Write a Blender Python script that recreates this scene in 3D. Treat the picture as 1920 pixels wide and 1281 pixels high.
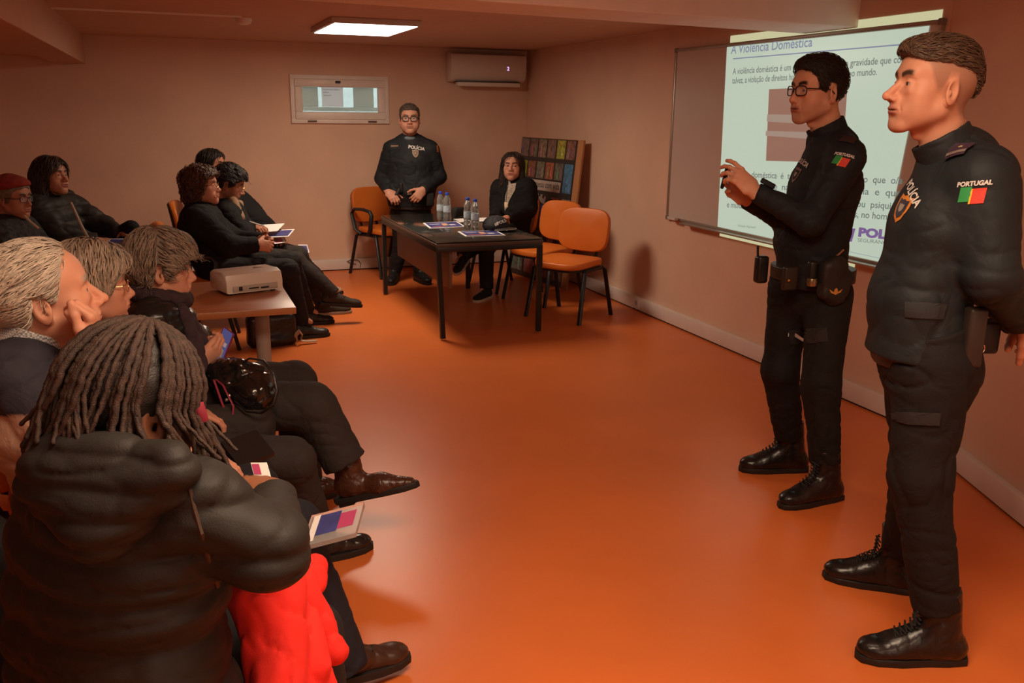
import bpy, bmesh, math, random
import numpy as np
from mathutils import Vector, Matrix
from mathutils.bvhtree import BVHTree
# ---------------------------------------------------------------- camera
for o in list(bpy.data.objects): bpy.data.objects.remove(o)
SC = bpy.context.scene
COL = SC.collection
F_PX, PITCH, ROLL, YAW, EYE = 1664.0, math.radians(14.5755), 0.012, 0.3638, 1.58
_cy, _sy, _cp, _sp = math.cos(YAW), math.sin(YAW), math.cos(PITCH), math.sin(PITCH)
FW = np.array([_sy*_cp, _cy*_cp, -_sp]); _r = np.array([_cy, -_sy, 0.0]); _u = np.cross(_r, FW)
RT = math.cos(ROLL)*_r + math.sin(ROLL)*_u; UP = -math.sin(ROLL)*_r + math.cos(ROLL)*_u
CAMP = np.array([0, 0, EYE]); HF = np.array([_sy, _cy, 0.0])
cd = bpy.data.cameras.new('camera'); cam = bpy.data.objects.new('camera', cd); COL.objects.link(cam)
cd.sensor_width = 36; cd.lens = F_PX/1920*36; cd.clip_start = .05
cam.matrix_world = Matrix(((RT[0], UP[0], -FW[0], 0), (RT[1], UP[1], -FW[1], 0), (RT[2], UP[2], -FW[2], EYE), (0, 0, 0, 1)))
SC.camera = cam
# ---------------------------------------------------------------- world, exposure, lamps
SC.view_settings.view_transform = 'Standard'; SC.view_settings.look = 'None'
SC.view_settings.gamma = 1; SC.view_settings.use_curve_mapping = False
SC.view_settings.exposure = 0.08
w = bpy.data.worlds.new('world'); SC.world = w; w.use_nodes = True
w.node_tree.nodes['Background'].inputs[0].default_value = (.62, .72, .78, 1)
w.node_tree.nodes['Background'].inputs[1].default_value = 2.6
def area(name, loc, sx, sy, power, col, rot=(0, 0, 0)):
    l = bpy.data.lights.new(name, 'AREA'); l.shape = 'RECTANGLE'; l.size = sx; l.size_y = sy
    l.energy = power; l.color = col
    o = bpy.data.objects.new(name, l); COL.objects.link(o); o.location = loc; o.rotation_euler = rot
    return o
WARM = (1.0, .73, .50)
# ceiling panel in view (fitting built below), then unseen fill lamps added for brightness
area('panel_light_far', (1.39, 6.76, 2.115), .56, .88, 29, WARM)
area('fill_light_near', (.75, 1.15, 2.29), 1.2, .8, 50, WARM)
area('fill_light_rear', (0.6, -1.8, 2.29), 1.1, .56, 34, WARM)
area('fill_light_left', (-3.2, 1.6, 2.29), 1.1, .56, .6, WARM)

# added fill lamp behind the camera, no known window there
area('fill_light_back', (1.5, -4.72, 1.45), 2.8, 1.3, 100, (1.0, .80, .60), (math.radians(90), 0, 0))

def ray(px, py):
    return FW + RT*(px-960)/F_PX - UP*(py-640.5)/F_PX
def at(px, py, D):                      # world point seen at px,py on the upright plane D metres in front
    d = ray(px, py); return CAMP + d*(D/(HF @ d))
def onz(px, py, z=0.0):
    d = ray(px, py); return CAMP + d*((z-EYE)/d[2])
def V(*a): return np.array(a, float)
def nrm(v): v = np.asarray(v, float); return v/(np.linalg.norm(v)+1e-12)
# ---------------------------------------------------------------- materials
MATS = {}
def mat(name, col, rough=.6, metal=0, bump=0, bscale=200, noise=0, nscale=8, spec=.5, emit=None, es=0, coat=0,
        trans=0, sheen=0, sss=0, attr=False, stretch=None, alpha=1, ior=1.45, detail=3, crease=0, cscale=13):
    if name in MATS: return MATS[name]
    m = bpy.data.materials.new(name); m.use_nodes = True; nt = m.node_tree; b = nt.nodes['Principled BSDF']
    I = b.inputs
    I['Base Color'].default_value = (*col, 1); I['Roughness'].default_value = rough; I['Metallic'].default_value = metal
    I['Specular IOR Level'].default_value = spec; I['IOR'].default_value = ior
    I['Coat Weight'].default_value = coat; I['Coat Roughness'].default_value = .15
    I['Transmission Weight'].default_value = trans; I['Sheen Weight'].default_value = sheen
    I['Alpha'].default_value = alpha
    if sss:
        I['Subsurface Weight'].default_value = sss; I['Subsurface Radius'].default_value = (.012, .005, .003); I['Subsurface Scale'].default_value = 1
    if emit: I['Emission Color'].default_value = (*emit, 1); I['Emission Strength'].default_value = es
    tc = nt.nodes.new('ShaderNodeTexCoord'); mp = nt.nodes.new('ShaderNodeMapping')
    nt.links.new(tc.outputs['Object'], mp.inputs[0])
    if stretch: mp.inputs['Scale'].default_value = stretch
    csock = None
    if attr:
        a = nt.nodes.new('ShaderNodeAttribute'); a.attribute_name = 'Col'; csock = a.outputs['Color']
    if noise:
        n = nt.nodes.new('ShaderNodeTexNoise'); n.inputs['Scale'].default_value = nscale; n.inputs['Detail'].default_value = detail
        nt.links.new(mp.outputs[0], n.inputs['Vector'])
        mr = nt.nodes.new('ShaderNodeMapRange'); mr.inputs[3].default_value = 1-noise; mr.inputs[4].default_value = 1+noise
        mr.inputs[1].default_value = .3; mr.inputs[2].default_value = .7
        nt.links.new(n.outputs[0], mr.inputs[0])
        mx = nt.nodes.new('ShaderNodeMix'); mx.data_type = 'RGBA'; mx.blend_type = 'MULTIPLY'; mx.inputs[0].default_value = 1
        if csock: nt.links.new(csock, mx.inputs[6])
        else: mx.inputs[6].default_value = (*col, 1)
        nt.links.new(mr.outputs[0], mx.inputs[7]); csock = mx.outputs[2]
    if csock: nt.links.new(csock, I['Base Color'])
    if bump:
        n2 = nt.nodes.new('ShaderNodeTexNoise'); n2.inputs['Scale'].default_value = bscale; n2.inputs['Detail'].default_value = 4
        nt.links.new(mp.outputs[0], n2.inputs['Vector'])
        bp = nt.nodes.new('ShaderNodeBump'); bp.inputs['Strength'].default_value = bump; bp.inputs['Distance'].default_value = .01
        nt.links.new(n2.outputs[0], bp.inputs['Height']); nt.links.new(bp.outputs[0], I['Normal'])
    if crease:
        n3 = nt.nodes.new('ShaderNodeTexNoise'); n3.inputs['Scale'].default_value = cscale; n3.inputs['Detail'].default_value = 3; n3.inputs['Distortion'].default_value = 1.2
        nt.links.new(mp.outputs[0], n3.inputs['Vector'])
        b2 = nt.nodes.new('ShaderNodeBump'); b2.inputs['Strength'].default_value = crease; b2.inputs['Distance'].default_value = .03
        nt.links.new(n3.outputs[0], b2.inputs['Height']); nt.links.new(b2.outputs[0], (bp if bump else b).inputs['Normal'])
    MATS[name] = m; return m
# ---------------------------------------------------------------- objects
def link(o, parent=None, loc=None):
    COL.objects.link(o)
    if parent is not None: o.parent = parent
    if loc is not None: o.location = loc
    return o
def tag(o, label=None, cat=None, group=None, kind=None):
    if label: o['label'] = label
    if cat: o['category'] = cat
    if group: o['group'] = group
    if kind: o['kind'] = kind
    return o
def thing(name, label, cat, loc=(0, 0, 0), rz=0, group=None):
    o = bpy.data.objects.new(name, None); o.empty_display_size = .1; link(o); o.location = tuple(float(x) for x in loc); o.rotation_euler = (0, 0, rz)
    return tag(o, label, cat, group)
def npmesh(name, verts, faces, m, parent=None, origin=None, smooth=True, cols=None, loc=None):
    verts = np.asarray(verts, np.float32)
    if origin is not None: verts = verts - np.asarray(origin, np.float32)
    faces = np.asarray(faces, np.int32); me = bpy.data.meshes.new(name); k = faces.shape[1]
    me.vertices.add(len(verts)); me.vertices.foreach_set('co', verts.ravel())
    me.loops.add(faces.size); me.loops.foreach_set('vertex_index', faces.ravel())
    me.polygons.add(len(faces)); me.polygons.foreach_set('loop_start', np.arange(len(faces), dtype=np.int32)*k)
    me.polygons.foreach_set('loop_total', np.full(len(faces), k, np.int32))
    me.update(calc_edges=True); me.validate()
    if smooth: me.polygons.foreach_set('use_smooth', np.ones(len(me.polygons), bool))
    if cols is not None:
        a = me.color_attributes.new('Col', 'FLOAT_COLOR', 'POINT')
        a.data.foreach_set('color', np.concatenate([cols, np.ones((len(cols), 1))], 1).astype(np.float32).ravel())
    me.materials.append(m); o = bpy.data.objects.new(name, me); return link(o, parent, loc)
# ---------------------------------------------------------------- hard surface builder (one mesh per part)
class B:
    def __init__(s): s.bm = bmesh.new()
    def _x(s, vs, M):
        for v in vs: v.co = M @ v.co
    def box(s, c, size, bev=0, M=None, seg=2):
        r = bmesh.ops.create_cube(s.bm, size=1); vs = r['verts']
        for v in vs: v.co = Vector((v.co.x*size[0]+c[0], v.co.y*size[1]+c[1], v.co.z*size[2]+c[2]))
        if bev:
            es = list({e for v in vs for e in v.link_edges})
            r = bmesh.ops.bevel(s.bm, geom=es, offset=bev, segments=seg, affect='EDGES', profile=.5)
            vs = list({v for f in r['faces'] for v in f.verts} | {v for v in vs if v.is_valid})
        if M is not None: s._x(vs, M)
        return s
    def lathe(s, prof, c=(0, 0, 0), n=24, M=None, sx=1, sy=1):
        rings = []
        for r, z in prof:
            rings.append([s.bm.verts.new((c[0]+r*sx*math.cos(2*math.pi*i/n), c[1]+r*sy*math.sin(2*math.pi*i/n), c[2]+z)) for i in range(n)])
        for a, b in zip(rings, rings[1:]):
            for i in range(n): s.bm.faces.new((a[i], a[(i+1) % n], b[(i+1) % n], b[i]))
        s.bm.faces.new(rings[0][::-1]); s.bm.faces.new(rings[-1])
        if M is not None: s._x([v for r in rings for v in r], M)
        return s
    def tube(s, pts, r, n=10, closed=False, flat=1.0, ref=(0, 0, 1)):
        P = [np.asarray(p, float) for p in pts]; m = len(P); rings = []
        rr = r if hasattr(r, '__len__') else [r]*m
        x = None
        for i, p in enumerate(P):
            t = (P[(i+1) % m]-P[i-1]) if closed else (P[min(i+1, m-1)]-P[max(i-1, 0)])
            t = nrm(t)
            if x is None:
                a = np.array(ref, float)
                if abs(a @ t) > .95: a = np.array([1., 0, 0])
                x = nrm(np.cross(a, t))
            else: x = nrm(x - t*(x @ t))
            y = np.cross(t, x)
            rings.append([s.bm.verts.new(p+rr[i]*(x*math.cos(2*math.pi*j/n)+flat*y*math.sin(2*math.pi*j/n))) for j in range(n)])
        for i in range(m if closed else m-1):
            a, b = rings[i], rings[(i+1) % m]
            for j in range(n): s.bm.faces.new((a[j], a[(j+1) % n], b[(j+1) % n], b[j]))
        if not closed: s.bm.faces.new(rings[0][::-1]); s.bm.faces.new(rings[-1])
        return s
    def prism(s, poly, z0, z1, M=None, bev=0):
        a = [s.bm.verts.new((x, y, z0)) for x, y in poly]; b = [s.bm.verts.new((x, y, z1)) for x, y in poly]
        n = len(poly); f1 = s.bm.faces.new(a[::-1]); f2 = s.bm.faces.new(b)
        for i in range(n): s.bm.faces.new((a[i], a[(i+1) % n], b[(i+1) % n], b[i]))
        vs = a+b
        if bev:
            es = list(set(f1.edges) | set(f2.edges))
            r = bmesh.ops.bevel(s.bm, geom=es, offset=bev, segments=2, affect='EDGES', profile=.5)
            vs = list({v for f in r['faces'] for v in f.verts} | {v for v in vs if v.is_valid})
        if M is not None: s._x(vs, M)
        return s
    def ball(s, c, r, n=16, M=None):
        rx = r if hasattr(r, '__len__') else (r, r, r)
        q = bmesh.ops.create_uvsphere(s.bm, u_segments=n, v_segments=max(6, n//2), radius=1)
        for v in q['verts']: v.co = Vector((v.co.x*rx[0]+c[0], v.co.y*rx[1]+c[1], v.co.z*rx[2]+c[2]))
        if M is not None: s._x(q['verts'], M)
        return s
    def quad(s, *p): s.bm.faces.new([s.bm.verts.new(tuple(q)) for q in p]); return s
    def make(s, name, m, parent=None, smooth=False, loc=None, origin=None, angle=40):
        bmesh.ops.recalc_face_normals(s.bm, faces=s.bm.faces)
        if origin is not None:
            for v in s.bm.verts: v.co -= Vector(tuple(float(q) for q in origin))
        me = bpy.data.meshes.new(name); s.bm.to_mesh(me); s.bm.free()
        if smooth:
            me.polygons.foreach_set('use_smooth', np.ones(len(me.polygons), bool))
            me.set_sharp_from_angle(angle=math.radians(angle))
        me.materials.append(m); o = bpy.data.objects.new(name, me); return link(o, parent, loc)
def frame(o, x, y, z):          # matrix with the given axes
    return Matrix(((x[0], y[0], z[0], o[0]), (x[1], y[1], z[1], o[1]), (x[2], y[2], z[2], o[2]), (0, 0, 0, 1)))
def textmesh(body, size=1.0, align='LEFT', bold=0, ext=0, shear=0, spacing=1.0, width=None):
    c = bpy.data.curves.new('t', 'FONT'); c.body = body; c.size = size; c.align_x = align; c.offset = bold; c.extrude = ext
    c.shear = shear; c.space_character = spacing; c.resolution_u = 3
    o = bpy.data.objects.new('t', c); COL.objects.link(o); bpy.context.view_layer.update()
    me = bpy.data.meshes.new_from_object(o.evaluated_get(bpy.context.evaluated_depsgraph_get()))
    v = np.array([p.co[:] for p in me.vertices]); f = [tuple(p.vertices) for p in me.polygons]
    bpy.data.objects.remove(o); bpy.data.curves.remove(c); bpy.data.meshes.remove(me)
    if width is not None and len(v): v[:, 0] = (v[:, 0]-v[:, 0].min())*width/(v[:, 0].max()-v[:, 0].min())
    return v, f
def rawmesh(name, v, f, m, parent=None, origin=None, loc=None):
    me = bpy.data.meshes.new(name)
    if origin is not None: v = np.asarray(v)-np.asarray(origin)
    me.from_pydata([tuple(map(float, p)) for p in v], [], f); me.update()
    me.materials.append(m); return link(bpy.data.objects.new(name, me), parent, loc)
# ---------------------------------------------------------------- organic surfaces: signed distance fields meshed with surface nets
_rng = np.random.RandomState(7); _LAT = _rng.rand(32, 32, 32).astype(np.float32)*2-1
def noise3(x, y, z):
    xi, yi, zi = np.floor(x).astype(np.int32), np.floor(y).astype(np.int32), np.floor(z).astype(np.int32)
    fx, fy, fz = x-xi, y-yi, z-zi
    fx, fy, fz = fx*fx*(3-2*fx), fy*fy*(3-2*fy), fz*fz*(3-2*fz)
    g = lambda a, b, c: _LAT[(xi+a) & 31, (yi+b) & 31, (zi+c) & 31]
    x00 = g(0,0,0)*(1-fx)+g(1,0,0)*fx; x10 = g(0,1,0)*(1-fx)+g(1,1,0)*fx
    x01 = g(0,0,1)*(1-fx)+g(1,0,1)*fx; x11 = g(0,1,1)*(1-fx)+g(1,1,1)*fx
    return (x00*(1-fy)+x10*fy)*(1-fz)+(x01*(1-fy)+x11*fy)*fz
def _smin(a, b, k):
    if k <= 0: return np.minimum(a, b)
    h = np.maximum(k-np.abs(a-b), 0)/k
    return np.minimum(a, b)-h*h*k*.25
class SDF:
    def __init__(s, h): s.h = h; s.ops = []
    def _bb(s, lo, hi, pad): return np.asarray(lo, float)-pad, np.asarray(hi, float)+pad
    # round cone a->b ; e,s : widen by factor s along unit axis e ; quilt=(period, depth) bulges along the axis
    def cone(s, a, b, ra, rb=None, k=.02, e=None, w=1.0, quilt=None, mode='u', clip=(0, 0), layer=0):
        a = np.asarray(a, float); b = np.asarray(b, float); rb = ra if rb is None else rb
        R = max(ra, rb)*max(1, w)+(quilt[1] if quilt else 0); lo, hi = s._bb(np.minimum(a, b), np.maximum(a, b), R+k+2*s.h)
        def fn(x, y, z):
            ba = b-a; L2 = ba @ ba+1e-12; L = math.sqrt(L2); px, py, pz = x-a[0], y-a[1], z-a[2]
            tr = (px*ba[0]+py*ba[1]+pz*ba[2])/L2; t = np.clip(tr, 0, 1)
            vx, vy, vz = px-t*ba[0], py-t*ba[1], pz-t*ba[2]
            if e is not None:
                c = (vx*e[0]+vy*e[1]+vz*e[2])*(1/w-1); vx, vy, vz = vx+c*e[0], vy+c*e[1], vz+c*e[2]
            d = np.sqrt(vx*vx+vy*vy+vz*vz)-(ra+t*(rb-ra))
            if quilt: d = d-quilt[1]*(np.abs(np.sin(np.pi*(tr*L+(quilt[2] if len(quilt) > 2 else 0))/quilt[0]))**.6-.5)
            if clip[0]: d = np.maximum(d, -tr*L)
            if clip[1]: d = np.maximum(d, (tr-1)*L)
            return d
        s.ops.append((fn, lo, hi, k, mode, layer)); return s
    def ell(s, c, r, R=None, k=.02, mode='u', layer=0):
        c = np.asarray(c, float); r = np.asarray(r, float) if hasattr(r, '__len__') else np.array([r]*3, float)
        M = np.eye(3) if R is None else np.asarray(R, float)     # columns = axes
        lo, hi = s._bb(c, c, r.max()+k+2*s.h)
        def fn(x, y, z):
            px, py, pz = x-c[0], y-c[1], z-c[2]
            u = (px*M[0, 0]+py*M[1, 0]+pz*M[2, 0])/r[0]; v = (px*M[0, 1]+py*M[1, 1]+pz*M[2, 1])/r[1]; q = (px*M[0, 2]+py*M[1, 2]+pz*M[2, 2])/r[2]
            k0 = np.sqrt(u*u+v*v+q*q); k1 = np.sqrt((u/r[0])**2+(v/r[1])**2+(q/r[2])**2)+1e-6
            return k0*(k0-1)/k1
        s.ops.append((fn, lo, hi, k, mode, layer)); return s
    def box(s, c, r, R=None, rad=.005, k=.01, mode='u', layer=0):
        c = np.asarray(c, float); r = np.asarray(r, float); M = np.eye(3) if R is None else np.asarray(R, float)
        lo, hi = s._bb(c, c, np.linalg.norm(r)+k+2*s.h)
        def fn(x, y, z):
            px, py, pz = x-c[0], y-c[1], z-c[2]
            q = [np.abs(px*M[0, i]+py*M[1, i]+pz*M[2, i])-(r[i]-rad) for i in range(3)]
            o = np.sqrt(sum(np.maximum(t, 0)**2 for t in q)); return o+np.minimum(np.maximum(np.maximum(q[0], q[1]), q[2]), 0)-rad
        s.ops.append((fn, lo, hi, k, mode, layer)); return s
    def plane(s, p, n, k=0, lo=None, hi=None):        # cut away the side n points to (inside an optional box)
        p = np.asarray(p, float); n = nrm(n)
        s.ops.append((lambda x, y, z: (x-p[0])*n[0]+(y-p[1])*n[1]+(z-p[2])*n[2], lo, hi, k, 'i', 0)); return s
    def func(s, fn, lo=None, hi=None, k=0, mode='i'): s.ops.append((fn, lo, hi, k, mode, 0)); return s
    def disp(s, fn, amp): s.ops.append((fn, None, None, amp, 'd', 0)); return s
    def mesh(s):
        us = [o for o in s.ops if o[4] == 'u']; h = s.h
        lo = np.min([o[1] for o in us], 0); hi = np.max([o[2] for o in us], 0)
        n = (np.ceil((hi-lo)/h)+2).astype(int); A = [(lo[i]-h+h*np.arange(n[i]+1)).astype(np.float32) for i in range(3)]
        G = (A[0][:, None, None], A[1][None, :, None], A[2][None, None, :])
        d = np.full([len(a) for a in A], .15, np.float32)
        for fn, l, hh, k, mode, layer in s.ops:
            if l is None: sl = [slice(0, len(a)) for a in A]
            else: sl = [slice(max(0, int(np.searchsorted(A[i], l[i]))), int(np.searchsorted(A[i], hh[i]))) for i in range(3)]
            if any(q.stop <= q.start for q in sl): continue
            sl = tuple(sl)
            if mode == 'd':
                idx = np.nonzero(np.abs(d) < 2.5*k+2*h); v = fn(A[0][idx[0]], A[1][idx[1]], A[2][idx[2]]); d[idx] -= v; continue
            g = (A[0][sl[0]][:, None, None], A[1][sl[1]][None, :, None], A[2][sl[2]][None, None, :])
            v = fn(*g).astype(np.float32); cur = d[sl]
            if mode == 'u': d[sl] = _smin(cur, v, k)
            elif mode == 's': d[sl] = -_smin(-cur, v, k)
            elif mode == 'i': d[sl] = -_smin(-cur, -v, k)
        return s._nets(d, lo-h, h)
    @staticmethod
    def _nets(d, lo, h):
        d[0] = d[-1] = .1; d[:, 0] = d[:, -1] = .1; d[:, :, 0] = d[:, :, -1] = .1
        neg = d < 0; c = np.zeros([q-1 for q in d.shape], np.uint8)
        off = [(i, j, k) for i in (0, 1) for j in (0, 1) for k in (0, 1)]
        nx, ny, nz = c.shape
        for i, j, k in off: c += neg[i:i+nx, j:j+ny, k:k+nz]
        ci = np.argwhere((c > 0) & (c < 8)); acc = np.zeros((len(ci), 3)); cnt = np.zeros(len(ci))
        val = {o: d[ci[:, 0]+o[0], ci[:, 1]+o[1], ci[:, 2]+o[2]] for o in off}
        for o in off:
            for ax in range(3):
                if o[ax]: continue
                p = list(o); p[ax] = 1; p = tuple(p); a, b = val[o], val[p]; m = (a < 0) != (b < 0)
                t = np.where(m, a/(a-b+1e-12), 0); pos = np.repeat(np.array(o, float)[None], len(ci), 0); pos[:, ax] += t
                acc[m] += pos[m]; cnt[m] += 1
        verts = (ci+acc/cnt[:, None])*h+lo
        idm = np.full(c.shape, -1, np.int32); idm[tuple(ci.T)] = np.arange(len(ci)); faces = []
        for ax in range(3):
            a = neg[tuple(slice(0, -1) if i == ax else slice(None) for i in range(3))]; b = neg[tuple(slice(1, None) if i == ax else slice(None) for i in range(3))]
            e = np.argwhere(a != b); u, v = (ax+1) % 3, (ax+2) % 3
            ok = (e[:, u] > 0) & (e[:, v] > 0) & (e[:, u] < d.shape[u]-1) & (e[:, v] < d.shape[v]-1); e = e[ok]
            q = []
            for du, dv in ((1, 1), (0, 1), (0, 0), (1, 0)):
                t = e.copy(); t[:, u] -= du; t[:, v] -= dv; q.append(idm[t[:, 0], t[:, 1], t[:, 2]])
            q = np.stack(q, 1); fl = a[tuple(e.T)]; q[~fl] = q[~fl][:, ::-1]; faces.append(q)
        F = np.concatenate(faces); return verts.astype(np.float32), F[(F >= 0).all(1)]
def folds(sc=(9, 9, 16), amp=.006, seed=0, fine=.45):
    def f(x, y, z):
        X, Y, Z = x*sc[0], y*sc[1], z*sc[2]
        a = noise3(X*.55+seed, Y*.55+seed*1.7, Z*.45+5); b = noise3(X*.9+a*.9+seed, Y*.9+3+a*.6, Z*.9+a*1.2)
        r = np.clip(1-np.abs(b)*2.4, 0, 1)**3; b2 = noise3(X*1.9+9+seed+b, Y*1.9+a, Z*1.7+7+b); r2 = np.clip(1-np.abs(b2)*2.6, 0, 1)**2
        return (amp*(a*.7-r*.85+.25)-amp*fine*(r2-.3)).astype(np.float32)
    return f
# ---------------------------------------------------------------- heads, hands (local: +Y face/fingers, +Z up, +X the person's right)
def xf(M, v): return np.asarray(v) @ M[:3, :3].T + M[:3, 3]
def headM(c, yaw, pitch=0, roll=0, s=1.0):
    # yaw: compass of the face in the floor plane (radians from +X towards +Y); pitch up +
    f = V(math.cos(yaw)*math.cos(pitch), math.sin(yaw)*math.cos(pitch), math.sin(pitch))
    x = nrm(np.cross(f, V(0, 0, 1))); z = np.cross(x, f)
    x, z = x*math.cos(roll)+z*math.sin(roll), z*math.cos(roll)-x*math.sin(roll)
    M = np.eye(4); M[:3, 0] = x*s; M[:3, 1] = f*s; M[:3, 2] = z*s; M[:3, 3] = c; return M
def head_sdf(h=.0026, fem=0.0, nose=1.0, jaw=1.0, full=0.0, age=0.0, neck=.2, browz=.0, chin=1.0, infl=0.0, neckr=None, ears=True, nb=.062):
    s = SDF(h); i = infl
    if fem: jaw *= .93; chin *= .82; nose *= .88
    s.ell((0, -.016, .030), (.076+i, .096+i, .084+i), k=.02)
    s.ell((0, .030, .036), (.064+i, .056+i, .056+i), k=.03)
    if infl: return s
    s.ell((0, .034, -.034), (.054+full*.006, .052, .066), k=.03)
    for q in (-1, 1):
        s.cone((q*.053*jaw, .002, -.060), (q*.020*chin, .066, -.100), .017+full*.004, .0155, k=.035)
        s.ell((q*.046, .052, -.022), (.018+full*.004, .018, .016), k=.03)
        s.ell((q*.040, .050, -.058), (.018+full*.008, .022, .026), k=.03)
    s.ell((0, .074+(chin-1)*.02, -.101), (.019*chin, .015, .014), k=.022)
    s.cone((-.036, .074+browz, .023), (.036, .074+browz, .023), .012, k=.018)
    for q in (-1, 1):
        s.ell((q*.033, .097, .001), (.020, .022, .014), k=.016, mode='s')
    s.ell((0, .098, .004), (.011, .011, .012), k=.012, mode='s')
    # nose
    s.cone((0, .083, .008), (0, .087+.020*nose, -.030), .0075, .0095, k=.012)
    s.ell((0, .084, -.034), (.0185, .014, .0125), k=.012); s.ell((0, .086, -.052), (.014, .010, .012), k=.014)
    s.ell((0, .087+.021*nose, -.034), (.0105, .010, .009), k=.008)
    for q in (-1, 1):
        s.ell((q*.0125, .091+.006*nose, -.038), (.0075, .011, .0075), k=.007)
    for q in (-1, 1): s.ell((q*.0065, .094+.009*nose, -.0465), (.0035, .006, .004), k=.003, mode='s')
    # eyelids
    for q in (-1, 1):
        s.ell((q*.032, .0735, 0), (.0148, .0143, .0135), k=.007)
        s.ell((q*.032, .089, -.0005), (.0135, .013, .0052), k=.002, mode='s')
        s.cone((q*.020, .080, -.017), (q*.042, .076, -.016), .004+.002*age, k=.012)
    # mouth
    s.ell((0, .076, -.066), (.036, .018, .020), k=.022)
    s.ell((-.010, .0915, -.0610), (.0175, .0075, .0045), k=.006); s.ell((.010, .0915, -.0610), (.0175, .0075, .0045), k=.006)
    s.ell((0, .0905, -.0705), (.0215, .0085, .0058), k=.006)
    s.ell((0, .101, -.0655), (.026, .011, .0014), k=.003, mode='s')
    s.ell((0, .098, -.082), (.020, .008, .004), k=.01, mode='s')
    if age:
        for q in (-1, 1): s.cone((q*.024, .096, -.038), (q*.034, .088, -.066), .002*age, k=.006, mode='s')
    # ears
    if ears:
        for q in (-1, 1):
            R = np.array([nrm(V(1, -q*.35, .12*q)), V(0, 0, 0), V(0, 0, 0)]); x = R[0]; z = nrm(V(0, -.22, 1)-x*(V(0, -.22, 1) @ x)); y = np.cross(z, x)
            M = np.stack([x, y, z], 1); c = V(q*.079, -.012, -.012)
            s.ell(c, (.0068, .0190, .033), R=M, k=.006)
            s.ell(c+x*q*.0066+y*.003+z*.003, (.0080, .0130, .0225), R=M, k=.004, mode='s')
            s.ell(c+x*q*.0005+y*.004-z*.004, (.0065, .0065, .008), R=M, k=.003, mode='s')
            s.ell(c+x*q*.001+y*.009-z*.006, (.0045, .0045, .008), R=M, k=.004)
            s.ell(c+V(q*-.004, .006, -.026), (.006, .009, .010), k=.006)
    nr = neckr or (.056-.009*fem)
    s.cone((0, -.022, -.05), (0, -nb, -neck), nr, nr+.006, k=.03, e=V(0, 1, 0), w=1.05)
    if fem < .5: s.ell((0, .018, -.118), (.010, .012, .014), k=.02)
    return s
def skin_cols(v, base, lip, cheek=.10, beard=0.0, shave=None, brow=None, browt=.006, liner=0, shavecol=(.5, .45, .42)):
    c = np.repeat(np.array(base)[None], len(v), 0).astype(float); x, y, z = v.T
    def blend(m, col): c[:] = c*(1-m[:, None])+np.array(col)*m[:, None]
    ch = np.exp(-(((np.abs(x)-.042)/.018)**2+((z+.028)/.018)**2))*(y > .02)*cheek
    blend(ch, V(base)*V(1.15, .72, .66))
    ns = np.exp(-((x/.016)**2+((z+.034)/.014)**2))*(y > .07)*cheek*1.6; blend(np.clip(ns, 0, 1), V(base)*V(1.1, .7, .62))
    if beard:
        m = np.clip((y+.012)/.02, 0, 1)*np.clip((z+.125)/.015, 0, 1)*np.clip((-.035-z)/.02, 0, 1); m *= 1-np.exp(-(((np.abs(x)-.03)/.02)**2+((z+.045)/.02)**2))*.6
        blend(m*beard, V(base)*V(.42, .42, .5))
    lm = np.clip(1.4-((x/.029)**2+((z+.0655)/.0105)**2)*1.1, 0, 1)*(y > .08); blend(lm, lip)
    if shave is not None:
        m = shave(x, y, z); blend(m, shavecol)
    if brow is not None:
        ax = np.abs(x); zc = .0215+.006*np.sin(np.clip((ax-.012)/.036, 0, 1)*math.pi*.75); m = np.clip(1.6-np.abs(z-zc)/browt, 0, 1)*np.clip((ax-.009)/.004, 0, 1)*np.clip((.052-ax)/.006, 0, 1)*(y > .05)
        blend(m, brow)
    if liner:
        ax = np.abs(x); m = np.clip(1.5-np.abs(np.sqrt(((ax-.032)/.0135)**2+(z/.0062)**2)-1)/.3, 0, 1)*(y > .07)*liner; blend(m, V(.03, .015, .01))
    return np.clip(c, 0, 1)
def hair_sdf(kind, h=.003, t=.012, line=None, amp=.003, seed=0, fr=(60, 18, 60), sidet=None, top=0.0, part=0):
    # cap that follows the skull; line = [(y, z)...] side view of the hair line, front to back
    s = head_sdf(h, infl=t, ears=False)
    line = line or [(.10, .074), (.06, .060), (.040, .020), (.022, -.012), (.010, -.010), (.006, .030), (-.018, .030), (-.030, -.040), (-.06, -.085), (-.12, -.085)]
    L = np.array(line[::-1])
    if top: s.ell((0, .0, .085), (.066, .09, .035+top), k=.03)
    if sidet is not None:      # thin at the sides: intersect with a narrower skull below the crown
        def fn(x, y, z):
            k0 = np.sqrt((x/(.076+sidet))**2+((y+.016)/(.096+sidet*1.5))**2+((z-.03)/(.084+.03))**2)
            return (k0-1)*.08-np.clip((z-.070)*1.2, 0, .05)
        s.func(fn, k=.01)
    s.disp(lambda x, y, z: amp*noise3(x*fr[0]+seed, y*fr[1], z*fr[2])+amp*.5*noise3(x*fr[0]*2.3, y*fr[1]*2.3+seed, z*fr[2]*2.3), amp*1.5)
    def cut(x, y, z):
        zl = np.interp(y, L[:, 0], L[:, 1])+.004*noise3(x*90+seed, y*90, z*20)
        return (zl-z)
    s.func(cut, k=.006)
    return s
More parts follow.
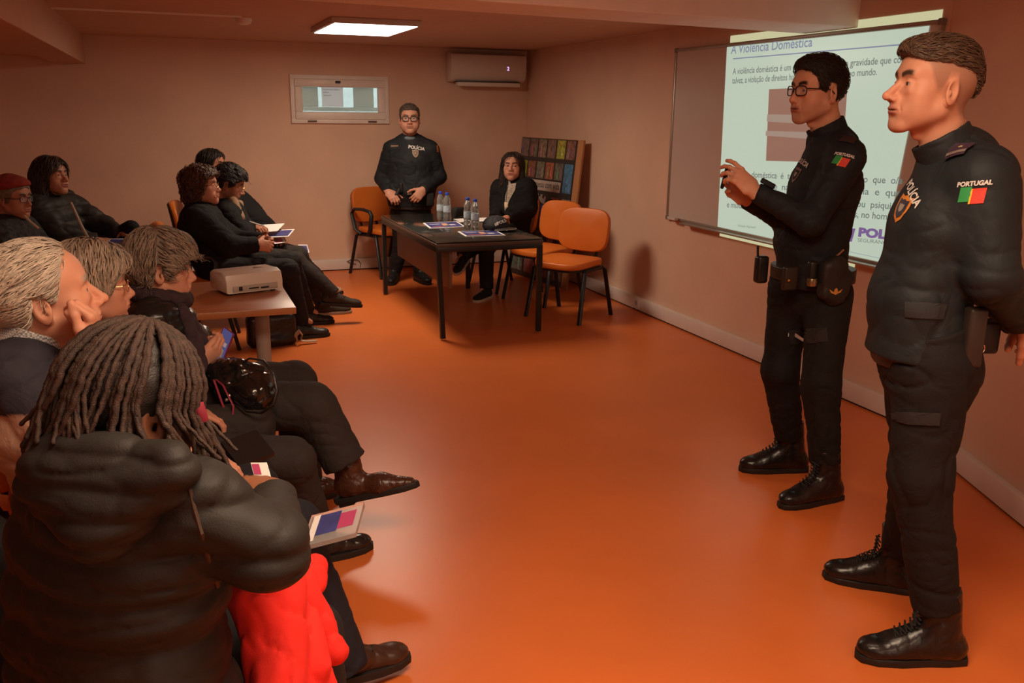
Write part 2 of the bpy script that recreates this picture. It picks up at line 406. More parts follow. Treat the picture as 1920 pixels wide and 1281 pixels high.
def eyeball(name, M, q, parent, origin, iris=(.05, .025, .012), look=(0, 0)):
    b = B(); b.ball((0, 0, 0), 1, 24); bm = b.bm
    R = Matrix.Rotation(-math.pi/2, 4, 'X'); bmesh.ops.transform(bm, matrix=R, verts=bm.verts)   # pole to +Y
    me = bpy.data.meshes.new(name); d = V(look[0], 1, look[1]); d = nrm(d)
    for f in bm.faces:
        c = nrm(f.calc_center_median()[:]); a = math.acos(max(-1, min(1, c @ V(0, 1, 0)))); f.material_index = 2 if a < .24 else 1 if a < .56 else 0; f.smooth = True
    ux = nrm(np.cross(d, V(0, 0, 1))); uz = np.cross(ux, d); L = np.stack([ux, d, uz], 1)*.0125
    for v in bm.verts:
        p = L @ np.array(v.co[:])+V(q*.032, .0730, 0); v.co = xf(M, p)-origin
    bm.to_mesh(me); bm.free()
    me.materials.append(mat('eye_white', (.32, .26, .21), .25)); me.materials.append(mat('iris_%.2f' % iris[0], iris, .15)); me.materials.append(mat('pupil', (.004, .004, .004), .1))
    return link(bpy.data.objects.new(name, me), parent)
def hand_sdf(side=-1, curls=((.3, .4), (.35, .5), (.4, .55), (.5, .6)), spread=.06, thumb=(.75, .55, -.35), tb=.25, h=.0024, s=None, size=1.0, arm=.03, fl=1.0):
    # side -1 right hand, +1 left hand; palm faces -Z; fingers go +Y
    s = SDF(h); Z = V(0, 0, 1); m = -side      # index finger lies on the thumb side
    k = size
    s.cone(V(0, -arm, 0)*k, V(0, .005, 0)*k, .026*k, .024*k, k=.015, e=V(1, 0, 0), w=1.2)
    s.cone(V(0, .022, 0)*k, V(0, .078, .001)*k, .0155*k, .0145*k, k=.02, e=V(1, 0, 0), w=2.6)
    xs = (-.030, -.0105, .0095, .028); Ls = (.070, .078, .072, .056); ys = (.086, .090, .086, .076)
    for i in range(4):
        b = V(-side*xs[i] if side == 1 else xs[i], ys[i], .001); b[0] = xs[i]*(1 if side == -1 else -1)
        ang = -spread*(i-1.4)*(1 if side == -1 else -1)*-1
        c0, c1 = curls[i]; L = Ls[i]*fl; p = b*k; a = c0; r = .0086*k
        dirx = V(math.sin(ang), math.cos(ang), 0)
        for j, fr in enumerate((.46, .30, .24)):
            d = dirx*math.cos(a)+Z*-math.sin(a); q = p+d*L*fr*k
            s.cone(p, q, r, r*.93, k=.004 if j else .010); p = q; r *= .93; a += c1
    T = V(thumb[0]*side, thumb[1], thumb[2]); T = nrm(T); p = V(side*.020, .016, -.004)*k
    for j, (L, r) in enumerate(((.044, .0135), (.032, .0108), (.026, .0095))):
        q = p+T*L*k; s.cone(p, q, r*k, r*.93*k, k=.012 if j == 0 else .005); p = q; T = nrm(T+V(-side*tb, tb*.6, -tb*.3))
    return s
def handM(w, d, n, sc=1.0):
    y = nrm(d); z = -np.asarray(n, float); z = nrm(z-y*(z @ y)); x = np.cross(y, z)
    M = np.eye(4); M[:3, 0] = x*sc; M[:3, 1] = y*sc; M[:3, 2] = z*sc; M[:3, 3] = w; return M
# ---------------------------------------------------------------- room
m_wall = mat('painted_wall', (.74, .50, .365), .75, bump=.12, bscale=60, noise=.05, nscale=2.5)
m_ceil = mat('painted_ceiling', (.62, .40, .28), .8, bump=.06, bscale=40, noise=.03)
m_beam = mat('beam_paint', (.88, .79, .72), .75, noise=.03)
m_floor = mat('vinyl_floor', (.68, .17, .040), .33, noise=.07, nscale=1.6, bump=.03, bscale=90, spec=.4)
m_white = mat('white_plastic', (.74, .66, .60), .45, noise=.04, nscale=6)
m_black = mat('black_metal', (.012, .011, .011), .4)
m_dark = mat('seam_black', (.01, .008, .007), .8)
WX, BY, CZ = 3.525, 8.915, 2.176
K1 = V(WX, 3.446); KD = nrm(V(3.106-3.321, 2.333-2.894)); K2 = K1+KD*9.0
def poly(name, pts, m, **kw):
    b = B(); b.quad(*pts); o = b.make(name, m); return tag(o, kind='structure')
def sbox(name, c, size, m, bev=0):
    return tag(B().box(c, size, bev).make(name, m, smooth=bev > 0), kind='structure')
b = B(); b.box((-.25, 2.0, -.05), (9.2, 14.2, .1)); tag(b.make('floor', m_floor), kind='structure')
# back wall with the window opening
WX0, WX1, WZ0, WZ1 = 1.15, 2.02, 1.475, 1.855
b = B()
b.box(((-4.5+WX0)/2, BY+.1, 1.3), (WX0+4.5, .2, 2.8)); b.box(((WX1+3.75)/2, BY+.1, 1.3), (3.75-WX1, .2, 2.8))
b.box(((WX0+WX1)/2, BY+.1, WZ0/2-.05), (WX1-WX0, .2, WZ0+.1)); b.box(((WX0+WX1)/2, BY+.1, (WZ1+2.7)/2), (WX1-WX0, .2, 2.7-WZ1))
tag(b.make('wall_back', m_wall), kind='structure')
b = B(); b.box((WX+.1, (3.446+BY)/2+.1, 1.3), (.2, BY-3.446+.2, 2.8)); tag(b.make('wall_right', m_wall), kind='structure')
b = B(); p, q = K1, K2; n = V(-KD[1], KD[0]); n = n if n[0] > 0 else -n
b.prism([tuple(p), tuple(q), tuple(q+n*.2), tuple(p+n*.2)], -.1, 2.7); tag(b.make('wall_right_near', m_wall), kind='structure')
b = B(); b.box((-4.6, 2, 1.3), (.2, 14.2, 2.8)); tag(b.make('wall_left', m_wall), kind='structure')
b = B(); b.box((-2.3, -4.9, 1.3), (4.8, .2, 2.8)); b.box((3.7, -4.9, 1.3), (1.6, .2, 2.8)); b.box((1.5, -4.9, .35), (3.0, .2, .9)); b.box((1.5, -4.9, 2.4), (3.0, .2, .6)); tag(b.make('wall_front', m_wall), kind='structure')  # opening added to go with the rear fill lamp
# ceiling: low part at the back, a little higher this side of the beam
b = B()
b.prism([(-4.6, 3.3), (3.7, 4.2), (3.7, 9.1), (-4.6, 9.1)], CZ, CZ+.1)
tag(b.make('ceiling', m_ceil), kind='structure')
b = B(); b.box((-.25, -.3, 2.40), (9.2, 9.6, .1)); tag(b.make('ceiling_near', m_ceil), kind='structure')
b = B(); b.prism([(-4.6, 3.26), (3.7, 4.09), (3.7, 4.53), (-4.6, 3.60)], 2.035, 2.38, bev=.006); tag(b.make('trim_1', m_beam), kind='structure')
b = B(); b.box((-.75, 6.5, 2.07), (.25, 4.85, .27), bev=.004); tag(b.make('trim_2', m_ceil), kind='structure')
b = B(); b.box((-2.7, 6.5, 2.09), (3.7, 4.85, .2)); tag(b.make('ceiling_left', m_ceil), kind='structure')
tag(B().box((-.05, 6.55, CZ-.006), (1.15, .02, .012), .002).make('trim_3', m_beam), kind='structure')
# skirting trunking
b = B(); b.box((-.5, BY-.016, .062), (8.1, .032, .104), .004); tag(b.make('baseboard_back', m_white, smooth=True), kind='structure')
b = B(); b.box((WX-.016, (3.45+BY)/2, .062), (.032, BY-3.45-.04, .104), .004); tag(b.make('baseboard_right', m_white, smooth=True), kind='structure')
b = B(); b.prism([tuple(K1+V(0, .0)), tuple(K2), tuple(K2-n*.032), tuple(K1-n*.032+V(0, .008))], .010, .114, bev=.003); tag(b.make('baseboard_right_near', m_white, smooth=True), kind='structure')
b = B(); b.box((-.5, BY-.012, .005), (8.0, .022, .01)); b.box((WX-.012, (3.45+BY)/2, .005), (.022, BY-3.5, .01)); b.prism([tuple(K1), tuple(K2), tuple(K2-n*.024), tuple(K1-n*.024)], 0.001, .01)
tag(b.make('trim_4', m_dark), kind='structure')
# ---------------------------------------------------------------- window
m_wf = mat('window_frame_white', (.82, .74, .66), .4, noise=.05)
def rectring(b, x0, x1, z0, z1, w, y0, y1, bev=.003):
    b.box(((x0+x1)/2, (y0+y1)/2, z0+w/2), (x1-x0, y1-y0, w), bev); b.box(((x0+x1)/2, (y0+y1)/2, z1-w/2), (x1-x0, y1-y0, w), bev)
    b.box((x0+w/2, (y0+y1)/2, (z0+z1)/2), (w, y1-y0, z1-z0-2*w+.004), bev); b.box((x1-w/2, (y0+y1)/2, (z0+z1)/2), (w, y1-y0, z1-z0-2*w+.004), bev)
b = B(); rectring(b, 1.112, 2.058, 1.441, 1.889, .045, BY-.03, BY+.06); win = tag(b.make('window_1', m_wf, smooth=True), kind='structure')
b = B(); rectring(b, 1.150, 2.020, 1.478, 1.852, .072, BY-.045, BY+.01, .010); b.make('sash', m_wf, win, smooth=True)
b = B(); b.box((1.58, BY-.006, 1.667), (.73, .006, .235)); b.make('glass_pane', mat('window_glass', (.85, .93, .92), .03, trans=.95, ior=1.3), win)
b = B(); b.box((1.56, BY-.056, 1.826), (.05, .016, .022), .006); b.box((1.56, BY-.068, 1.826), (.03, .014, .016), .004); b.make('latch', m_black, win)
for x in (1.305, 1.885): B().box((x, BY-.05, 1.462), (.085, .012, .013), .002).make('hinge', mat('bronze', (.10, .06, .035), .5), win)
# light well outside the window
m_well = mat('light_well_plaster', (.74, .82, .80), .8, noise=.12, nscale=9)
b = B(); b.box((1.6, BY+1.3, 1.5), (3.2, .1, 1.9)); b.box((1.6, BY+.75, .95), (3.2, 1.1, .9)); tag(b.make('wall_outside', m_well), kind='structure')
b = B()
b.box((1.6, BY+.34, 1.575), (1.9, .03, .04), .004); b.box((1.6, BY+.34, 1.80), (1.9, .03, .03), .004)
for x in (1.0, 1.325, 1.885, 2.3): b.box((x, BY+.36, 1.69), (.21 if x != 1.0 else .3, .012, .25), .004)
g = b.make('grille', mat('grille_grey', (.62, .70, .68), .6), None); tag(g, 'grey slatted grille in the light well outside the small window', 'grille')
# notice on the pane
t = thing('notice', 'white paper notice taped to the glass of the small high window', 'notice', (1.51, BY-.0115, 1.78))
B().box((.0, 0, -.09), (.205, .0012, .185)).make('sheet', mat('thin_paper', (.92, .92, .95), .9, trans=.55, ior=1.05), t)
for i, (s, dy, sz) in enumerate((('FAVOR NÃO ABRIR A', -.03, .017), ('JANELA', -.055, .017), ('OBRIGADO', -.082, .015))):
    v, f = textmesh(s, sz); v = np.stack([v[:, 0]-.088, np.full(len(v), -.0014), v[:, 1]+dy], 1); rawmesh('printed_text', v, f, mat('ink', (.03, .03, .035), .7), t)
# ---------------------------------------------------------------- ceiling lamp, detector, air conditioner
t = thing('ceiling_light', 'lit rectangular white LED panel on the low ceiling', 'ceiling light', (1.39, 6.76, CZ-.02))
B().box((0, 0, 0), (.62, .94, .038), .004).make('frame', mat('lamp_frame', (.55, .48, .42), .4), t, smooth=True)
B().box((0, 0, -.020), (.57, .89, .006)).make('diffuser', mat('lamp_diffuser', (1, 1, 1), .5, emit=(1, .93, .84), es=6), t)
t = thing('smoke_detector', 'small round white smoke detector on the low ceiling', 'smoke detector', (.55, 6.72, CZ))
B().lathe([(.055, 0), (.055, -.016), (.046, -.034), (.02, -.044), (.001, -.045)], n=28).make('housing', m_white, t, smooth=True)
B().ball((-.012, -.036, -.026), .006).ball((.012, -.036, -.026), .006).make('sensor_holes', m_dark, t)
t = thing('air_conditioner', 'white wall-mounted split air conditioner in the back corner', 'air conditioner', (3.04, BY-.11, 1.99))
prof = [(.10, -.135), (-.02, -.135), (-.075, -.11), (-.10, -.05), (-.105, .08), (-.09, .12), (-.05, .137), (.10, .137)]
M = Matrix(((0, 0, 1, 0), (1, 0, 0, 0), (0, 1, 0, 0), (0, 0, 0, 1)))
B().prism(prof, -.395, .395, M, bev=.008).make('body', mat('ac_white', (.70, .60, .53), .35), t, smooth=True)
B().box((0, -.075, -.150), (.66, .085, .040), .008, Matrix.Rotation(.10, 4, 'X')).make('louver', mat('ac_louver', (.74, .65, .58), .35), t, smooth=True)
B().box((0, -.03, -.137), (.68, .1, .006)).make('air_outlet', m_dark, t)
v, f = textmesh('2', .05); v = np.stack([v[:, 0]+.185, np.full(len(v), -.1062), v[:, 1]-.02], 1)
rawmesh('display_digit', v, f, mat('display', (.6, .4, .9), .5, emit=(.75, .5, 1), es=1.5), t)
# wall socket boxes and the loose cable
for (x, y, a) in ((WX-.034, 6.30, 0),):
    t = thing('wall_socket', 'small white socket on the skirting trunking of the right wall', 'wall socket', (x, y, .068)); B().box((0, 0, 0), (.012, .085, .085), .003).make('plate', m_white, t, smooth=True)
    B().lathe([(.02, 0), (.02, .003)], M=Matrix.Translation((-.0065, 0, 0)) @ Matrix.Rotation(-math.pi/2, 4, 'Y'), n=16).make('outlet', mat('socket_grey', (.4, .34, .3), .5), t)
P = [onz(650, 505)]; cx = 1.63
pts = [(cx+.09, BY-.036, .02), (cx+.1, BY-.038, .06), (cx+.07, BY-.04, .098), (cx+.0, BY-.04, .108), (cx-.04, BY-.04, .088), (cx, BY-.04, .07), (cx+.05, BY-.038, .055)]
tag(B().tube(pts, .0035, 8).make('cable', mat('cable_brown', (.10, .05, .035), .6), smooth=True), 'thin brown cable looped against the skirting left of the armchair', 'cable')
# ---------------------------------------------------------------- whiteboard and the projected slide, its light drawn as glowing sheets
m_alu = mat('brushed_aluminium', (.45, .40, .35), .35, metal=.7)
t = thing('whiteboard', 'large wall-mounted whiteboard with grey aluminium frame, mostly covered by the projected slide', 'whiteboard', (WX-.012, 4.68, 1.415))
Y0, Y1, Z0, Z1 = -1.20, 1.235, -.605, .602
B().box((0, (Y0+Y1)/2, 0), (.016, Y1-Y0, Z1-Z0)).make('writing_surface', mat('enamel', (.62, .52, .46), .22, spec=.6), t)
b = B()
for z in (Z0, Z1): b.box((-.004, (Y0+Y1)/2, z), (.026, Y1-Y0, .022), .004)
for y in (Y0, Y1): b.box((-.004, y, 0), (.026, .022, Z1-Z0), .004)
b.make('frame', m_alu, t, smooth=True)
for y in (Y0, Y1):
    for z in (Z0, Z1): B().box((-.005, y, z), (.031, .034, .034), .008).make('corner_cap', mat('cap_grey', (.20, .17, .15), .5), t, smooth=True)
B().box((-.035, (Y0+Y1)/2-.1, Z0-.012), (.065, Y1-Y0-.34, .012), .004).make('pen_tray', m_alu, t, smooth=True)
B().box((-.04, Y1-.13, Z0+.006), (.035, .11, .022), .006).make('eraser', mat('eraser_white', (.6, .55, .5), .7), t, smooth=True)
XS = WX-.0245
def warp(Y, z):                                   # the picture is thrown slightly keystoned
    s = (5.2-Y)/1.3; u = 1.95-z; return Y, z+.075*s*u
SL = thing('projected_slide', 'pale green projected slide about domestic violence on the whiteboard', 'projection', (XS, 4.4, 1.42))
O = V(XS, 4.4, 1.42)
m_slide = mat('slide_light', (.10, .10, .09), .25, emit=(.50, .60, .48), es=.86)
m_blue = mat('slide_blue_light', (.05, .05, .08), .3, emit=(.22, .25, .36), es=.8); m_grey = mat('slide_grey_light', (.05, .05, .05), .3, emit=(.17, .20, .18), es=.8)
m_pur = mat('slide_purple_light', (.05, .04, .06), .3, emit=(.20, .12, .30), es=.8); m_slide2 = mat('slide_light_on_wall', (.1, .1, .09), .6, emit=(.60, .58, .34), es=.86)
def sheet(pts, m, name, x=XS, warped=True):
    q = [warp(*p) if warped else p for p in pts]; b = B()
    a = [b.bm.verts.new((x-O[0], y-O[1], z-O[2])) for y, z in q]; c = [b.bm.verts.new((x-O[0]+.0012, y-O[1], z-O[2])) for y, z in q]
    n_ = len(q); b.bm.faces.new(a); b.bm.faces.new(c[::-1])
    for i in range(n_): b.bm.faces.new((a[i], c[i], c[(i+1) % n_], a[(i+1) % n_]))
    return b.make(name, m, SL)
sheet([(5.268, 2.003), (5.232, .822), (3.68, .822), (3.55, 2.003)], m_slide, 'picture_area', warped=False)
sheet([(5.268, 2.075), (5.268, 2.030), (3.50, 2.030), (3.50, 2.075)], m_slide2, 'upper_spill', x=WX-.003, warped=False)  # projector spill on the wall painted as glowing strips, here and below
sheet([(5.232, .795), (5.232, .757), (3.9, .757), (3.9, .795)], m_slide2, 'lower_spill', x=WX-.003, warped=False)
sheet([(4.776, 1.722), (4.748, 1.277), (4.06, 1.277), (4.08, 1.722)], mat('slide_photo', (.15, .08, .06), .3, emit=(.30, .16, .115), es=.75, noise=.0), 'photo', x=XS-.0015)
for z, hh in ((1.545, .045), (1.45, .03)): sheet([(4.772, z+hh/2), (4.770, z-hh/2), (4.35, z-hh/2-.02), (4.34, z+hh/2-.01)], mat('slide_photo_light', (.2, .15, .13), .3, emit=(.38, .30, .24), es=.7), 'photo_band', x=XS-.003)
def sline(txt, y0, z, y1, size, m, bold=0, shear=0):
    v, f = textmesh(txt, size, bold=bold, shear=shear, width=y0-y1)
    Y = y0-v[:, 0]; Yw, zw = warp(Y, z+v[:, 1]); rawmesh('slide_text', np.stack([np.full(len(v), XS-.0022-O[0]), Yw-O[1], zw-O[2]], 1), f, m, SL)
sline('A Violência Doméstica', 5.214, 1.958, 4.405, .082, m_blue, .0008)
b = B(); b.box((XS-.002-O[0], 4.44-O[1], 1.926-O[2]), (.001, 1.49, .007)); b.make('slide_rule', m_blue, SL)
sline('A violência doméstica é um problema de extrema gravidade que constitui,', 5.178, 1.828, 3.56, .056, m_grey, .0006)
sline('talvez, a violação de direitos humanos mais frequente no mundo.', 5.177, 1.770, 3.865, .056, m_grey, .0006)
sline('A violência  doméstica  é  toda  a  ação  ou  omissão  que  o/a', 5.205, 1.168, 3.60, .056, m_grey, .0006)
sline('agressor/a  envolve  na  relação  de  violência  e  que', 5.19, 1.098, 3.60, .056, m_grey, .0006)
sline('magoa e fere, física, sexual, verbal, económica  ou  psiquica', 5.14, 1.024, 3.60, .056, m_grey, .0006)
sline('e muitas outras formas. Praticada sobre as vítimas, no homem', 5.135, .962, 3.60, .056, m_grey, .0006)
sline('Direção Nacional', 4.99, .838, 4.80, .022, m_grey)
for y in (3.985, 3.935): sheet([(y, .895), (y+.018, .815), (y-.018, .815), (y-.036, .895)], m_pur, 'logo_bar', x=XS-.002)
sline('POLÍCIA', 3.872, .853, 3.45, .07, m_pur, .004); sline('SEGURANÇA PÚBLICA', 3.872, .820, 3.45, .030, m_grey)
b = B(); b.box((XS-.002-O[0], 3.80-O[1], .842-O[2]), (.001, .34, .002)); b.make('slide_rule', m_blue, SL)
# ---------------------------------------------------------------- chairs
m_orange = mat('orange_leatherette', (.66, .17, .025), .38, bump=.08, bscale=350, noise=.06, nscale=5, spec=.45)
m_blkpl = mat('black_plastic', (.014, .013, .013), .5)
def pad(name, w, d, t, r, curve, m, parent, M):
    # cushion: superellipse outline w x d, thickness t, bent by curve
    nu, nv = 28, 10; V_, F_ = [], []
    b = B(); rings = []
    for j in range(nv+1):
        a = -math.pi/2+math.pi*j/nv; rr = max(.0, math.cos(a))**.45; zz = math.sin(a)*t/2
        ring = []
        for i in range(nu):
            th = 2*math.pi*i/nu; c, s_ = math.cos(th), math.sin(th); e = 2/3.6
            x = math.copysign(abs(c)**e, c)*d/2; y = math.copysign(abs(s_)**e, s_)*w/2
            x *= (rr*.12+.88) if rr > .01 else .0; y *= (rr*.12+.88) if rr > .01 else .0
            if j in (0, nv): x = y = 0.0
            dome = (1-(abs(x)/(d/2))**2.5)*(1-(abs(y)/(w/2))**2.5)*t*.28*(1 if a > 0 else .2)
            ring.append((x, y, zz*min(1, rr*1.5)+dome*(abs(zz) > 1e-6)+curve(x, y)))
        rings.append(ring)
    R = [[b.bm.verts.new(p) for p in ring] for ring in rings[1:-1]]
    for A_, B_ in zip(R, R[1:]):
        for i in range(nu): b.bm.faces.new((A_[i], A_[(i+1) % nu], B_[(i+1) % nu], B_[i]))
    for ring, top in ((R[0], 0), (R[-1], 1)):
        z = np.mean([v.co.z for v in ring]); 
        inner = []
        for k in (.66, .33):
            q = []
            for v in ring:
                x, y = v.co.x*k, v.co.y*k; dome = t*.28*(1-k*k)*(1 if top else .15)
                q.append(b.bm.verts.new((x, y, v.co.z-curve(v.co.x, v.co.y)+curve(x, y)+dome)))
            prev = inner[-1] if inner else ring
            for i in range(nu):
                f = (prev[i], prev[(i+1) % nu], q[(i+1) % nu], q[i]); b.bm.faces.new(f if top else f[::-1])
            inner.append(q)
        c = b.bm.verts.new((0, 0, np.mean([v.co.z for v in inner[-1]])+t*.03)); q = inner[-1]
        for i in range(nu): b.bm.faces.new((q[i], q[(i+1) % nu], c) if top else (q[(i+1) % nu], q[i], c))
    for v in b.bm.verts: v.co = M @ v.co
    return b.make(name, m, parent, smooth=True, angle=70)
def make_chair(label, arms=False):
    t = thing('padded_chair', label, 'chair', group='orange padded chairs')
    sc = lambda x, y: -.02*((x-.0)/.21)**2*(1 if x > 0 else .2)
    pad('seat', .47, .43, .055, 0, sc, m_orange, t, Matrix.Translation((.02, 0, .445)))
    pad('seat_shell', .45, .41, .022, 0, sc, m_blkpl, t, Matrix.Translation((.02, 0, .412)))
    Mb = Matrix.Translation((-.225, 0, .655)) @ Matrix.Rotation(-math.pi/2+.0, 4, 'Y') @ Matrix.Rotation(.0, 4, 'Z')
    Mb = Matrix.Translation((-.232, 0, .665)) @ Matrix(((-.16, 0, .987, 0), (0, 1, 0, 0), (.987, 0, .16, 0), (0, 0, 0, 1)))
    bc = lambda x, y: .035*(y/.23)**2
    pad('backrest', .465, .345, .045, 0, bc, m_orange, t, Mb)
    pad('backrest_shell', .45, .33, .02, 0, bc, m_blkpl, t, Mb @ Matrix.Translation((0, 0, -.024)))
    for s in (-1, 1):
        y = s*.235
        B().tube([(.13, y*.95, .400), (.15, y, .385), (.235, y*1.06, .0)], .0125, 10, flat=1.5, ref=(0, 1, 0)).make('leg', m_black, t, smooth=True)
        B().tube([(-.12, y*.95, .400), (-.145, y, .385), (-.245, y*1.06, .0)], .0125, 10, flat=1.5, ref=(0, 1, 0)).make('leg', m_black, t, smooth=True)
    b = B()
    for s in (-1, 1): b.tube([(.15, s*.225, .396), (-.15, s*.225, .396)], .011, 10)
    for x in (-.12, .12): b.tube([(x, -.225, .396), (x, .225, .396)], .011, 10)
    b.make('seat_frame', m_black, t, smooth=True)
    b = B(); b.tube([(-.13, -.10, .396), (-.215, -.10, .42), (-.245, -.10, .50), (-.262, -.10, .62)], .011, 10, flat=1.6); b.tube([(-.13, .10, .396), (-.215, .10, .42), (-.245, .10, .50), (-.262, .10, .62)], .011, 10, flat=1.6)
    b.make('back_support', m_black, t, smooth=True)
    if arms:
        for s in (-1, 1):
            y = s*.265
            B().tube([(-.06, y*.92, .41), (-.12, y, .45), (-.17, y, .60), (-.13, y, .645), (.0, y, .65), (.10, y, .635), (.125, y, .60), (.10, y, .46), (.05, y*.92, .41)], .014, 10, flat=1.5, ref=(0, 1, 0)).make('armrest', m_blkpl, t, smooth=True)
    return t
def dup(root, loc, rz, label=None, group=None):
    r = root.copy(); COL.objects.link(r); r.location = loc; r.rotation_euler = (0, 0, rz)
    if label: r['label'] = label
    if group: r['group'] = group
    for ch in list(root.children):
        c = ch.copy(); COL.objects.link(c); c.parent = r
        for g_ in ch.children: d = g_.copy(); COL.objects.link(d); d.parent = c
    return r
R_ = math.radians
ch_plain = make_chair('orange padded chair nearest the camera, in front of the right wall beside the glass table')
ch_plain.location = (2.88, 6.31, 0); ch_plain.rotation_euler = (0, 0, R_(213))
dup(ch_plain, (2.92, 6.94, 0), R_(203), 'orange padded chair standing just behind the nearest one at the right end of the table')
dup(ch_plain, (2.80, 7.58, 0), R_(192), 'orange padded chair under the seated dark-haired woman at the table')
ch_arm = make_chair('orange padded armchair with black armrests against the back wall left of the table', True)
ch_arm.location = (1.92, 8.60, 0); ch_arm.rotation_euler = (0, 0, R_(-62))
CH = {}
def audience_chair(x, y, rz, label, arm=True): return dup(ch_arm if arm else ch_plain, (x, y, 0), R_(rz), label)
# ---------------------------------------------------------------- glass-topped table
TZ = .70
t = thing('glass_top_table', 'black metal table with dark glass top in front of the standing back officer', 'table', (2.06, 6.71, 0))
hx, hy = .40, .86
B().box((0, 0, TZ-.0255), (2*hx, 2*hy, .025), .003).make('tabletop', mat('dark_laminate', (.085, .055, .042), .35), t, smooth=True)
B().box((0, 0, TZ-.0045), (2*hx-.01, 2*hy-.01, .008), .002).make('glass_sheet', mat('table_glass', (.030, .036, .034), .04, spec=.8, coat=.6), t, smooth=True)
b = B()
for s in (-1, 1): b.box((s*(hx-.02), 0, TZ-.055), (.035, 2*hy-.02, .035), .003); b.box((0, s*(hy-.02), TZ-.055), (2*hx-.02, .035, .035), .003)
b.make('rail', m_black, t, smooth=True)
for sx in (-1, 1):
    for sy in (-1, 1):
        fx = .03 if (sx == -1 and sy == -1) else 0
        B().tube([(sx*(hx-.02), sy*(hy-.02), TZ-.05), (sx*(hx-.02)+fx, sy*(hy-.02), .012)], .024, 4, ref=(1, 1, 0)).make('leg', m_black, t)
B().box((-.27, 0, .505), (.02, 1.56, .30), .002).make('modesty_panel', mat('brown_laminate', (.17, .10, .07), .5, noise=.08), t, smooth=True)
# ---------------------------------------------------------------- desk with projector
t = thing('projector_desk', 'wood-veneer desk with grey round leg carrying the projector', 'desk', (-.02, 4.33, 0))
m_veneer = mat('wood_veneer', (.40, .145, .055), .33, noise=.16, nscale=5, stretch=(1, 9, 9), spec=.5)
B().box((0, 0, .705), (.99, .745, .03), .003).make('desk_top', m_veneer, t, smooth=True)
m_greyleg = mat('grey_steel', (.34, .29, .25), .4)
for x, y in ((.37, -.06), (-.40, -.06)): B().lathe([(.03, .0), (.034, .012), (.034, .64), (.034, .69)], (x, y, 0), 24).make('leg', m_greyleg, t, smooth=True)
B().box((-.01, -.06, .672), (.86, .05, .035), .004).make('cross_rail', m_black, t, smooth=True)
a0, a1 = onz(424, 551, .735), onz(507, 541, .735); pc = (a0+a1)/2; pa = math.atan2(a1[1]-a0[1], a1[0]-a0[0])
t = thing('projector', 'white table projector standing on the wood-veneer desk', 'projector', (pc[0]+.0, pc[1]+.10, .72), pa)
L = .285; D_ = .20
M = Matrix.Identity(4)
pr = [(-.104, .012), (-.106, .060), (-.092, .098), (-.04, .106), (.07, .106), (.10, .092), (.106, .05), (.104, .012)]
M = Matrix(((0, 0, 1, 0), (1, 0, 0, 0), (0, 1, 0, 0), (0, 0, 0, 1)))
B().prism(pr, -L/2, L/2, M, bev=.012).make('body', mat('projector_white', (.66, .58, .50), .32), t, smooth=True)
B().box((0, -.103, .032), (.225, .012, .03), .004).make('connector_panel', mat('projector_grey', (.42, .36, .31), .4), t, smooth=True)
b = B(); b.box((-.075, -.1095, .033), (.018, .004, .02), .002); b.box((.045, -.1095, .028), (.04, .004, .008), .001); b.box((-.01, -.1095, .03), (.05, .003, .006), .001); b.make('sockets', m_black, t)
B().lathe([(.034, 0), (.036, .02), (.030, .026), (.026, .018)], M=Matrix.Translation((.07, .098, .052)) @ Matrix.Rotation(-math.pi/2, 4, 'X')).make('lens', m_black, t, smooth=True)
b = B()
for i in range(7): b.box((L/2+.0005, -.06+i*.018, .058), (.004, .008, .045), .001)
b.make('vent', mat('vent_grey', (.25, .21, .18), .5), t)
b = B(); b.box((.062, .0, .1075), (.045, .022, .003), .001); b.make('button_pad', m_greyleg, t, smooth=True)
b = B()
for x in (-.1, .1):
    for y in (-.07, .07): b.lathe([(.012, 0), (.012, .014)], (x, y, 0), 12)
b.make('feet', m_black, t)
# ---------------------------------------------------------------- things on the glass table
m_bot = mat('bottle_plastic', (.72, .80, .80), .06, trans=.85, ior=1.25, alpha=1); m_cap = mat('cap_blue', (.02, .08, .55), .4); m_lab = mat('bottle_label', (.42, .52, .60), .5, noise=.35, nscale=60)
def bottle(label, x, y):
    t = thing('water_bottle', label, 'bottle', (x, y, TZ), group='water bottles on the glass table')
    B().lathe([(.026, 0), (.031, .006), (.031, .05), (.029, .058), (.031, .066), (.031, .13), (.027, .15), (.031, .158), (.029, .175), (.016, .205), (.0125, .212), (.0125, .222)], n=28).make('bottle_body', m_bot, t, smooth=True)
    B().lathe([(.0315, .075), (.0316, .076), (.0316, .124), (.0315, .125)], n=28).make('bottle_label', m_lab, t, smooth=True)
    B().lathe([(.0150, .212), (.0155, .214), (.0155, .230), (.0145, .232)], n=20).make('bottle_cap', m_cap, t, smooth=True)
    return t
p = onz(826, 412, TZ); q = onz(834, 415, TZ); bottle('blue-capped water bottle, left one of the farther pair on the table', p[0], p[1]); bottle('blue-capped water bottle, right one of the farther pair on the table', q[0]+.02, q[1])
p = onz(877, 427, TZ); q = onz(888, 431, TZ); bottle('blue-capped water bottle, left one of the nearer pair on the table', p[0], p[1]); bottle('blue-capped water bottle of the nearer pair, beside the police cap', q[0]+.012, q[1])
